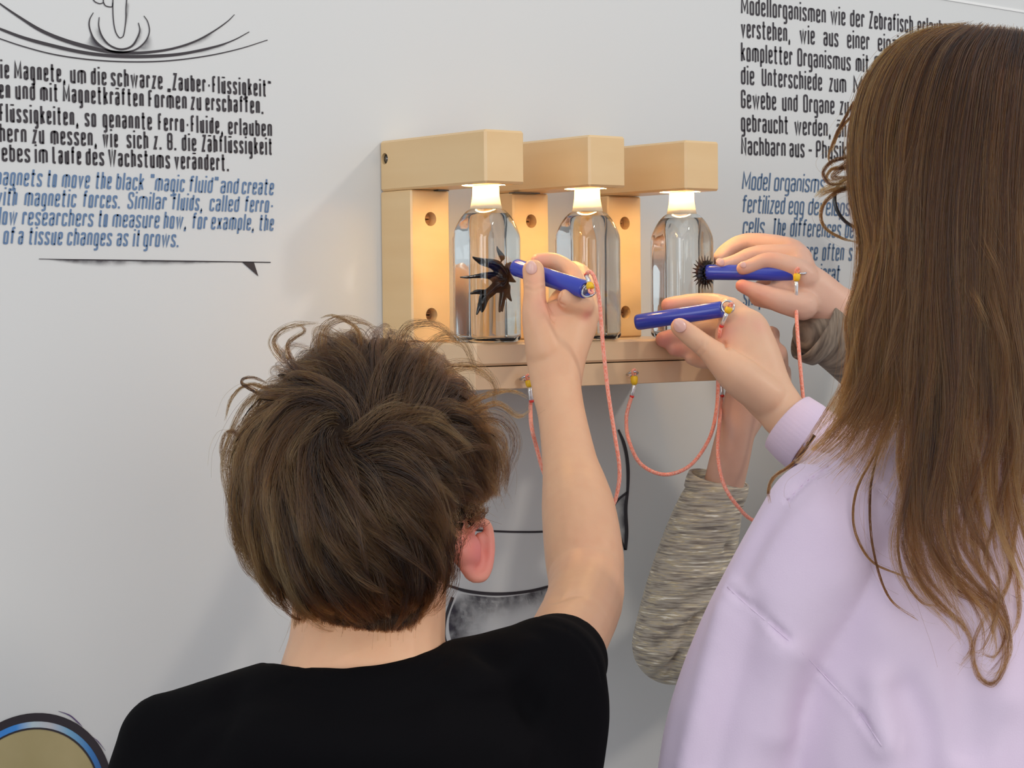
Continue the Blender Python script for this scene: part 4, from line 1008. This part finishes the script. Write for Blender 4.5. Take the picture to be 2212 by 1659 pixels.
# upper sleeve: wide hanging cuff
me = grow([[(2085, 900, 2.25, 118), (2045, 970, 2.21, 112), (1975, 870, 2.19, 100), (1905, 790, 2.17, 92), (1830, 730, 2.15, 86, .95, .9), (1785, 720, 2.14, 74, .85, .9)]], .003, 5)
link('sleeve', me, M['cuffknit'], kid)
axc = (W(1745, 690, 2.135)-W(1800, 722, 2.145)).normalized()
band('cuff', W(1792, 712, 2.143), axc, .0400, .032, .020, M['cuffknit'], kid, 1.06, ribs=0, ex=Uv)
legs(kid, [tuple(W(2030, 1659, 2.30).xy), tuple(W(2190, 1659, 2.30).xy)], -.85)
# simple short hair of the hidden child
me = grow([[(2105, 415, 2.30, 172, .92, 1.04), (2150, 500, 2.30, 150, 1.05, 1.08)], [(2060, 375, 2.30, 115, .75, 1.2), (2110, 400, 2.30, 160, .9, 1.05)], [(2170, 560, 2.30, 120, .9, 1.05), (2150, 480, 2.30, 150)]], .005, 3)
a_ = getco(me); n_k = getno(me); ph_ = np.sin(a_[:, 0]*210+a_[:, 1]*160+np.sin(a_[:, 2]*60)*2)+.6*np.sin(a_[:, 0]*410-a_[:, 1]*330+a_[:, 2]*40); setco(me, a_+n_k*(ph_*.0013)[:, None])
link('hair', me, M['under1'], kid)

# ---- the girl with long hair
girl = empty('person', Vector((W(2080, 1500, 1.56).x, W(2080, 1500, 1.56).y, FLOOR)), 'person with long wavy brown hair and a lilac sweatshirt, in the right foreground', 'person')
GH = W(2105, 320, 1.56); gd = (-Rv*.62+Fv*.75-Uv*.12).normalized(); gl = gd.cross(Uv).normalized(); gu = gl.cross(gd).normalized()
def GP(x, y, z, r_): return (GH+gl*x+gu*y+gd*z, tuple(r_) if isinstance(r_, (tuple, list)) else (r_,)*3)
ch = [[(2105, 325, 1.56, 215, 1.08, 1)], [GP(0, -.02, .03, .062), GP(0, -.085, .065, .024)], [GP(0, -.012, .088, .009), GP(0, -.036, .104, .0095)], [GP(-.018, -.06, .09, .006), GP(.018, -.06, .09, .006)],
      [(2120, 520, 1.56, 150), (2110, 820, 1.56, 155)], [(2110, 900, 1.56, 150, .7, 1), (2080, 1200, 1.57, 300, 1, .8), (2080, 1700, 1.57, 290, 1, .8)],
      [(2100, 950, 1.56, 110), (1800, 1120, 1.53, 110), (1640, 1500, 1.56, 95), (1600, 1900, 1.58, 80), (1560, 2200, 1.72, 60), (1540, 2300, 1.78, 50)],
      [(2300, 1000, 1.60, 110), (2500, 1150, 1.65, 110), (2150, 1290, 1.86, 90), (1900, 1080, 1.95, 64), (1760, 960, 2.00, 54), (1690, 895, 2.02, 50, 1, .8)],
      # right hand
      [(1700, 900, 2.02, 50, 1, .8), (1655, 845, 2.03, 58, 1, .7), (1620, 780, 2.04, 70, 1, .6), (1605, 725, 2.045, 62, 1, .6)],
      [(1660, 800, 2.045, 34, 1, .9), (1632, 720, 2.055, 34), (1600, 695, 2.055, 34)],
      [(1600, 700, 2.05, 40, 1, .8), (1575, 670, 2.055, 30)],
      # thumb in front of the rod
      [(1660, 860, 2.02, 45), (1600, 815, 2.015, 44), (1555, 775, 2.018, 33), (1525, 750, 2.020, 26), (1495, 727, 2.022, 24), (1468, 706, 2.022, 21)],
      # index on top behind rod
      [(1590, 685, 2.06, 30), (1560, 660, 2.075, 25), (1505, 653, 2.088, 21), (1445, 660, 2.085, 19)],
      [(1600, 710, 2.06, 30), (1545, 700, 2.085, 24), (1475, 722, 2.090, 20), (1433, 733, 2.085, 19)],
      [(1610, 740, 2.06, 30), (1560, 740, 2.085, 23), (1500, 755, 2.090, 19), (1455, 754, 2.085, 16)],
      [(1620, 770, 2.06, 28), (1570, 775, 2.085, 20), (1520, 782, 2.090, 16), (1492, 775, 2.085, 14)],
      ]
me = grow(ch, .0022, 6)
crease(me, [([W(1498, 766, 2.01), W(1512, 752, 2.008), W(1516, 736, 2.01)], .0011, .0008), ([W(1508, 774, 2.01), W(1524, 758, 2.008), W(1528, 742, 2.01)], .0010, .0007),
            ([W(1563, 742, 2.02), W(1572, 752, 2.02)], .002, .004)])
blush(me, [(W(1430, 735, 2.08), .016, .8), (W(1460, 755, 2.08), .014, .6), (W(1440, 662, 2.08), .016, .7), (W(1480, 655, 2.07), .014, .5), (W(1470, 705, 2.01), .009, .4), (W(1560, 715, 2.03), .014, .5), (W(1640, 700, 2.03), .010, .3), (W(1600, 690, 2.03), .008, .3)])
link('body', me, M['skin2'], girl)
nail(girl, 1468, 703, 2.0118, 14, 16, .70)
# sweatshirt
ch = [[(2100, 985, 1.545, 160, .65, 1.2), (1960, 1030, 1.535, 150, .85, 1.1), (1795, 1135, 1.525, 150, 1, 1)], [(1795, 1135, 1.525, 152, 1, 1), (1720, 1280, 1.535, 158), (1640, 1430, 1.55, 152), (1585, 1620, 1.56, 158), (1560, 1850, 1.58, 150), (1550, 2150, 1.72, 110)],
      [(2100, 985, 1.55, 160, .65, 1.2), (2300, 1010, 1.59, 150), (2500, 1150, 1.64, 150)], [(2500, 1150, 1.64, 140), (2150, 1290, 1.86, 115), (1900, 1085, 1.955, 84), (1775, 960, 2.003, 70)],
      [(2100, 1080, 1.56, 330, .6, .78), (2090, 1300, 1.56, 400, .9, .68), (2080, 1700, 1.56, 400, 1, .72), (2080, 2200, 1.56, 390, 1, .75)]]
me = grow(ch, .0036, 10)
Lm = [([W(1560, 1262, 1.45), W(1620, 1310, 1.44), W(1720, 1395, 1.43), (W(1800, 1480, 1.43)), W(1860, 1545, 1.43), W(1905, 1610, 1.43)], .0035, .0022),
      ([W(1800, 1480, 1.44), W(1850, 1540, 1.43), W(1830, 1659, 1.43)], .012, .007), ([W(1950, 1500, 1.43), W(1985, 1570, 1.42), W(2000, 1680, 1.42)], .013, .008), ([W(1900, 1480, 1.43), W(1920, 1600, 1.42)], .012, -.006),
      ([W(1620, 1330, 1.46), W(1580, 1500, 1.47), W(1540, 1659, 1.48)], .012, .005), ([W(1560, 1320, 1.47), W(1520, 1480, 1.48), W(1480, 1659, 1.50)], .010, -.004),
      ([W(2040, 1280, 1.43), W(2070, 1400, 1.42), W(2090, 1600, 1.42)], .014, .006), ([W(2150, 1300, 1.43), W(2170, 1500, 1.42)], .016, -.005),
      ([W(1730, 1050, 1.46), W(1660, 1130, 1.46), W(1600, 1240, 1.46)], .010, .004), ([W(1850, 1250, 1.43), W(1900, 1350, 1.43)], .02, -.004), ([W(1700, 1420, 1.45), W(1680, 1560, 1.45), W(1690, 1659, 1.45)], .013, -.005)]
bv0 = bvh_of(me); SL = []
for L_ in ([(1572, 1268), (1620, 1312), (1720, 1397), (1800, 1480), (1860, 1545), (1905, 1612)], [(1830, 985), (1900, 1060), (1990, 1150), (2060, 1205), (2150, 1265), (2215, 1300)], [(1700, 1080), (1740, 1040), (1790, 1005)]):
    P_ = [surf(bv0, float(q[0]), float(q[1])) for q in catmull(L_, 6)]; P_ = [q for q in P_ if q is not None]; SL.append(P_)
crease(me, [(a_1, b_1*1.1, c_1*1.15) for a_1, b_1, c_1 in Lm]+[(P_, .0065, -.0016) for P_ in SL]); crease(me, [(P_, .0024, .0036) for P_ in SL])
sw = link('sweatshirt', me, M['lilac'], girl); bvS = bvh_of(me)
for P_ in SL:
    Q_ = [surf(bvS, *uv_of(q), -.0004) for q in P_]; Q_ = [q for q in Q_ if q is not None]
    V, F = tube(Q_, .0007, 6); pyobj('seam', V, F, M['lilac'], sw, True)
axc = (W(1690, 930, 2.015)-W(1745, 985, 2.0)).normalized()
axw = (W(1690, 895, 2.02)-W(1775, 965, 2.003)).normalized()
band('cuff', W(1757, 958, 2.006), axw, .0335, .030, .033, M['lilac'], sw, .93, .0022, 96, 44)
legs(girl, [tuple(W(2000, 1659, 1.57).xy), tuple(W(2200, 1659, 1.57).xy)], -.80)

# glasses
gl_ = empty('glasses', W(1852, 437, 1.60), 'dark-rimmed glasses peeking out from the long-haired girl\'s fringe', 'glasses')
gc = W(1853, 438, 1.600); ex = (gd.cross(Uv)).normalized(); ey_ = ex.cross(gd).normalized()
def rimP(c, k=1.0): return [c+ex*math.cos(a)*.026*k+ey_*math.sin(a)*.0195*k for a in [2*math.pi*i/36 for i in range(36)]]
lat = ex if ex.dot(Rv) > 0 else -ex
for i in (0, 1):
    c = gc+lat*(.062*i)
    V, F = tube(rimP(c), .0014, 8, True); pyobj('rim', V, F, M['darksteel'], gl_, True)
    V = rimP(c, .96); pyobj('lens', V+[q+gd*.0012 for q in V], [tuple(range(36)), tuple(range(36, 72))[::-1]]+[(k, (k+1) % 36, 36+(k+1) % 36, 36+k) for k in range(36)], mat('spectacle_lens', (1, 1, 1), 0, trans=1, ior=1.45), gl_)
    e0 = c+(-lat if i == 0 else lat)*.026+ey_*.008; V, F = tube([e0, e0-gd*.06, e0-gd*.11-ey_*.01], .0013, 6); pyobj('temple', V, F, M['darksteel'], gl_, True)
V, F = tube(cm3([gc+lat*.025+ey_*.004, gc+lat*.031+ey_*.008, gc+lat*.037+ey_*.004], 4), .0013, 6); pyobj('bridge', V, F, M['darksteel'], gl_, True)

# girl's hair: guide curves from the parting, down the back
gg = [
 [(2060, 95, 1.545), (1975, 90, 1.555), (1905, 140, 1.56), (1862, 215, 1.56), (1845, 310, 1.555), (1850, 420, 1.545), (1868, 520, 1.53), (1858, 600, 1.515), (1835, 680, 1.50), (1848, 770, 1.48), (1835, 850, 1.465), (1790, 925, 1.455), (1730, 985, 1.45), (1680, 1030, 1.45)],
 [(2075, 90, 1.52), (1995, 100, 1.515), (1935, 180, 1.51), (1905, 290, 1.505), (1900, 420, 1.495), (1908, 540, 1.485), (1892, 650, 1.475), (1885, 750, 1.465), (1880, 850, 1.452), (1840, 930, 1.447), (1780, 985, 1.445), (1720, 1025, 1.445)],
 [(2095, 82, 1.50), (2030, 110, 1.485), (1985, 210, 1.472), (1960, 330, 1.463), (1955, 470, 1.46), (1955, 610, 1.455), (1945, 740, 1.45), (1940, 860, 1.445), (1920, 950, 1.435), (1890, 1040, 1.43), (1850, 1100, 1.43)],
 [(2120, 78, 1.49), (2070, 125, 1.465), (2035, 240, 1.452), (2012, 380, 1.446), (2003, 540, 1.444), (1995, 700, 1.44), (1990, 840, 1.435), (1985, 960, 1.427), (1968, 1080, 1.42), (1962, 1180, 1.42), (1992, 1270, 1.415), (2055, 1340, 1.415), (2085, 1400, 1.415), (2070, 1440, 1.415)],
 [(2150, 75, 1.485), (2112, 135, 1.456), (2085, 270, 1.442), (2068, 430, 1.437), (2058, 600, 1.435), (2052, 770, 1.432), (2050, 910, 1.427), (2040, 1040, 1.42), (2026, 1140, 1.415), (2045, 1235, 1.41), (2105, 1290, 1.41), (2158, 1345, 1.41), (2168, 1420, 1.41), (2130, 1475, 1.41), (2108, 1430, 1.41), (2120, 1375, 1.41)],
 [(2185, 74, 1.485), (2162, 145, 1.455), (2143, 290, 1.441), (2130, 460, 1.437), (2122, 640, 1.435), (2118, 810, 1.432), (2112, 950, 1.427), (2100, 1070, 1.42), (2098, 1180, 1.415), (2130, 1270, 1.41), (2160, 1340, 1.41)],
 [(2225, 76, 1.49), (2215, 150, 1.460), (2203, 310, 1.447), (2192, 490, 1.443), (2183, 680, 1.44), (2178, 850, 1.435), (2172, 990, 1.43), (2168, 1110, 1.422), (2190, 1220, 1.418), (2212, 1310, 1.415), (2190, 1400, 1.41)],
 [(2270, 84, 1.505), (2280, 160, 1.482), (2272, 320, 1.468), (2262, 500, 1.46), (2250, 700, 1.452), (2240, 880, 1.445), (2235, 1040, 1.435), (2240, 1180, 1.43), (2260, 1300, 1.425)],
 [(2310, 75, 1.54), (2350, 190, 1.53), (2358, 340, 1.52), (2350, 520, 1.505), (2335, 720, 1.49), (2315, 900, 1.475), (2300, 1060, 1.46), (2300, 1200, 1.45)],
 [(2330, 110, 1.58), (2385, 240, 1.58), (2395, 400, 1.575), (2385, 600, 1.56), (2370, 800, 1.55), (2350, 1000, 1.53)],
]
K = 30
GG = []
for g_ in gg:
    GG.append(resample([tuple(q) for q in cm3([W(*q) for q in g_], 8)], K))
GG = np.array(GG); NG = len(GG)
guides, widths = [], []
def gmix(x):
    i = int(min(max(x, 0), NG-1.001)); t = x-i; return GG[i]*(1-t)+GG[i+1]*t
tt = np.linspace(0, 1, K)
for i in range(330):
    x = (i+.5)/330*(NG-1)+rng.normal(0, .05); x = min(max(x, 0), NG-1.01)
    g_ = gmix(x).copy()
    depth_layer = rng.random()
    # layer: inner locks sit deeper, outer locks nearer to the viewer
    off = (.012-depth_layer*.020); g_ += Fn*(off*np.minimum(1, tt*4))[:, None]
    cut = .78+.22*rng.random()
    if rng.random() < .68: cut = .52+.24*rng.random()
    if x < 2.2: cut = .84+.16*rng.random()
    g_ = resample(g_[:max(4, int(K*cut))], K)
    amp = .003+.008*rng.random(); ph = x*1.7+rng.normal(0, .6); fr = 1.5+.7*rng.random()
    env = np.clip((tt-.28)/.6, 0, 1)**1.2
    g_ += Rn*(np.sin(ph+tt*fr*6.28)*amp*env)[:, None]+Fn*(np.cos(ph*1.3+tt*fr*6.28)*amp*.6*env)[:, None]
    guides.append(g_); widths.append(.0095*(.6+.8*rng.random()))
NF2 = len(guides)
for P_, w_ in (([(1862, 330), (1830, 340), (1795, 350), (1778, 375), (1795, 398), (1830, 395)], .0016), ([(1865, 350), (1830, 362), (1798, 365), (1785, 385), (1805, 395)], .0016), ([(1868, 370), (1835, 390), (1800, 402), (1775, 412), (1758, 428)], .0042), ([(1862, 385), (1830, 405), (1795, 412), (1765, 425)], .0035),
               ([(1850, 340), (1815, 365), (1800, 385), (1840, 380)], .003), ([(1840, 400), (1800, 420), (1775, 450), (1780, 490), (1820, 515), (1860, 525)], .0012), ([(1845, 220), (1822, 260), (1802, 300), (1790, 340), (1800, 360)], .0006), ([(1850, 240), (1815, 280), (1796, 330)], .0005)):
    pp = [W(q[0], q[1], 1.575) for q in P_]; guides.append(resample([tuple(q) for q in cm3(pp, 6)], K)); widths.append(w_)
for i in range(46):
    x = 2.4+5.6*(i+rng.random())/46; g_ = gmix(x).copy(); g_ = g_[int(K*.35):]; c0 = .80+.20*rng.random(); g_ = resample(g_[:max(5, int(len(g_)*c0))], K)
    ph = x*1.7+rng.normal(0, 1.0); amp = .006+.007*rng.random(); env = tt**1.3
    g_ += Rn*(np.sin(ph+tt*9)*amp*env)[:, None]+Fn*(np.cos(ph+tt*9)*amp*.5*env-.006*rng.random())[:, None]
    guides.append(g_); widths.append(.0026+.0028*rng.random())
# single curling locks over the sweatshirt
for P_, w_ in (([(1760, 940), (1715, 1000), (1672, 1030), (1660, 1060), (1664, 1090)], .0011), ([(1930, 900), (1890, 980), (1850, 1060), (1845, 1140), (1880, 1210), (1940, 1240), (2000, 1262)], .00035), ([(1900, 960), (1880, 1060), (1885, 1180), (1920, 1290), (1985, 1340)], .0002),
               ([(1990, 1000), (1972, 1120), (1975, 1220), (2020, 1300), (2080, 1350), (2098, 1400), (2078, 1430), (2068, 1445)], .0042), ([(2000, 900), (1985, 1050), (1972, 1180), (1990, 1260), (2050, 1320), (2090, 1370)], .004),
               ([(2050, 950), (2030, 1080), (2025, 1180), (2060, 1270), (2120, 1300), (2165, 1350), (2172, 1430), (2140, 1482), (2108, 1450), (2102, 1390), (2130, 1330), (2160, 1290)], .0042), ([(2110, 1000), (2100, 1120), (2115, 1220), (2160, 1290), (2175, 1360), (2150, 1420), (2118, 1410)], .003),
               ([(2180, 1050), (2170, 1160), (2195, 1250), (2200, 1330), (2180, 1380)], .004), ([(2212, 1000), (2190, 1150), (2180, 1250), (2160, 1300), (2150, 1360)], .003), ([(1960, 1050), (1940, 1150), (1950, 1240), (1990, 1300), (2030, 1310)], .0005)):
    pp = []
    for q in catmull(P_, 6):
        sp_ = surf(bvS, float(q[0]), float(q[1]), .004); d_ = dep(sp_) if sp_ is not None else 1.45
        pp.append(W(float(q[0]), float(q[1]), min(d_, 1.47)))
    guides.append(resample([tuple(q) for q in pp], K)); widths.append(w_)
Gd = np.array(guides); Wd = np.array(widths)
# keep hair in front of the sweatshirt
def lift_off(G_, off):
    for i in range(G_.shape[0]):
        for j in range(G_.shape[1]):
            pt = Vector(G_[i, j]); u, v = uv_of(pt)
            if v > 780:
                q = surf(bvS, u, v, off)
                if q is not None and dep(q) < dep(pt): G_[i, j] = q
    return G_
Gd = lift_off(Gd, .005)
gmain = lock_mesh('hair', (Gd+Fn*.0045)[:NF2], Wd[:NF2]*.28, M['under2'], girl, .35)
PR2 = 1-.80*np.linspace(0, 1, K)**1.4
S = lock_strands(Gd, Wd, 62, 1, .0007, .40, PR2)
fill = []
for i in range(9000):
    x = rng.random()*(NG-1.01); g_ = gmix(x).copy(); cut = (.46+.26*rng.random()**1.2) if x > 2 else .70+.28*rng.random(); g_ = resample(g_[:max(4, int(K*cut))], K)
    g_ += Fn*(.004-.013*rng.random())*np.minimum(1, tt*4)[:, None]+Rn*(rng.normal(0, .002)+np.sin(rng.random()*6+tt*6)*.0012)[:, None]; fill.append(g_)
S = np.concatenate([S, lift_off(np.array(fill), .006)])
idx = rng.integers(0, len(Gd), 500); fly = Gd[idx]+rng.normal(0, .0055, (500, 1, 3))*tt[None, :, None]+rng.normal(0, .003, (500, 1, 3))
make_strands('hair_strands', np.concatenate([S, fly]), .000085, M['hair2'], gmain, .5, np.concatenate([np.repeat(rng.normal(0, 1, len(Gd)), 62)+rng.normal(0, .4, len(Gd)*62), rng.normal(0, .7, 9500)]))
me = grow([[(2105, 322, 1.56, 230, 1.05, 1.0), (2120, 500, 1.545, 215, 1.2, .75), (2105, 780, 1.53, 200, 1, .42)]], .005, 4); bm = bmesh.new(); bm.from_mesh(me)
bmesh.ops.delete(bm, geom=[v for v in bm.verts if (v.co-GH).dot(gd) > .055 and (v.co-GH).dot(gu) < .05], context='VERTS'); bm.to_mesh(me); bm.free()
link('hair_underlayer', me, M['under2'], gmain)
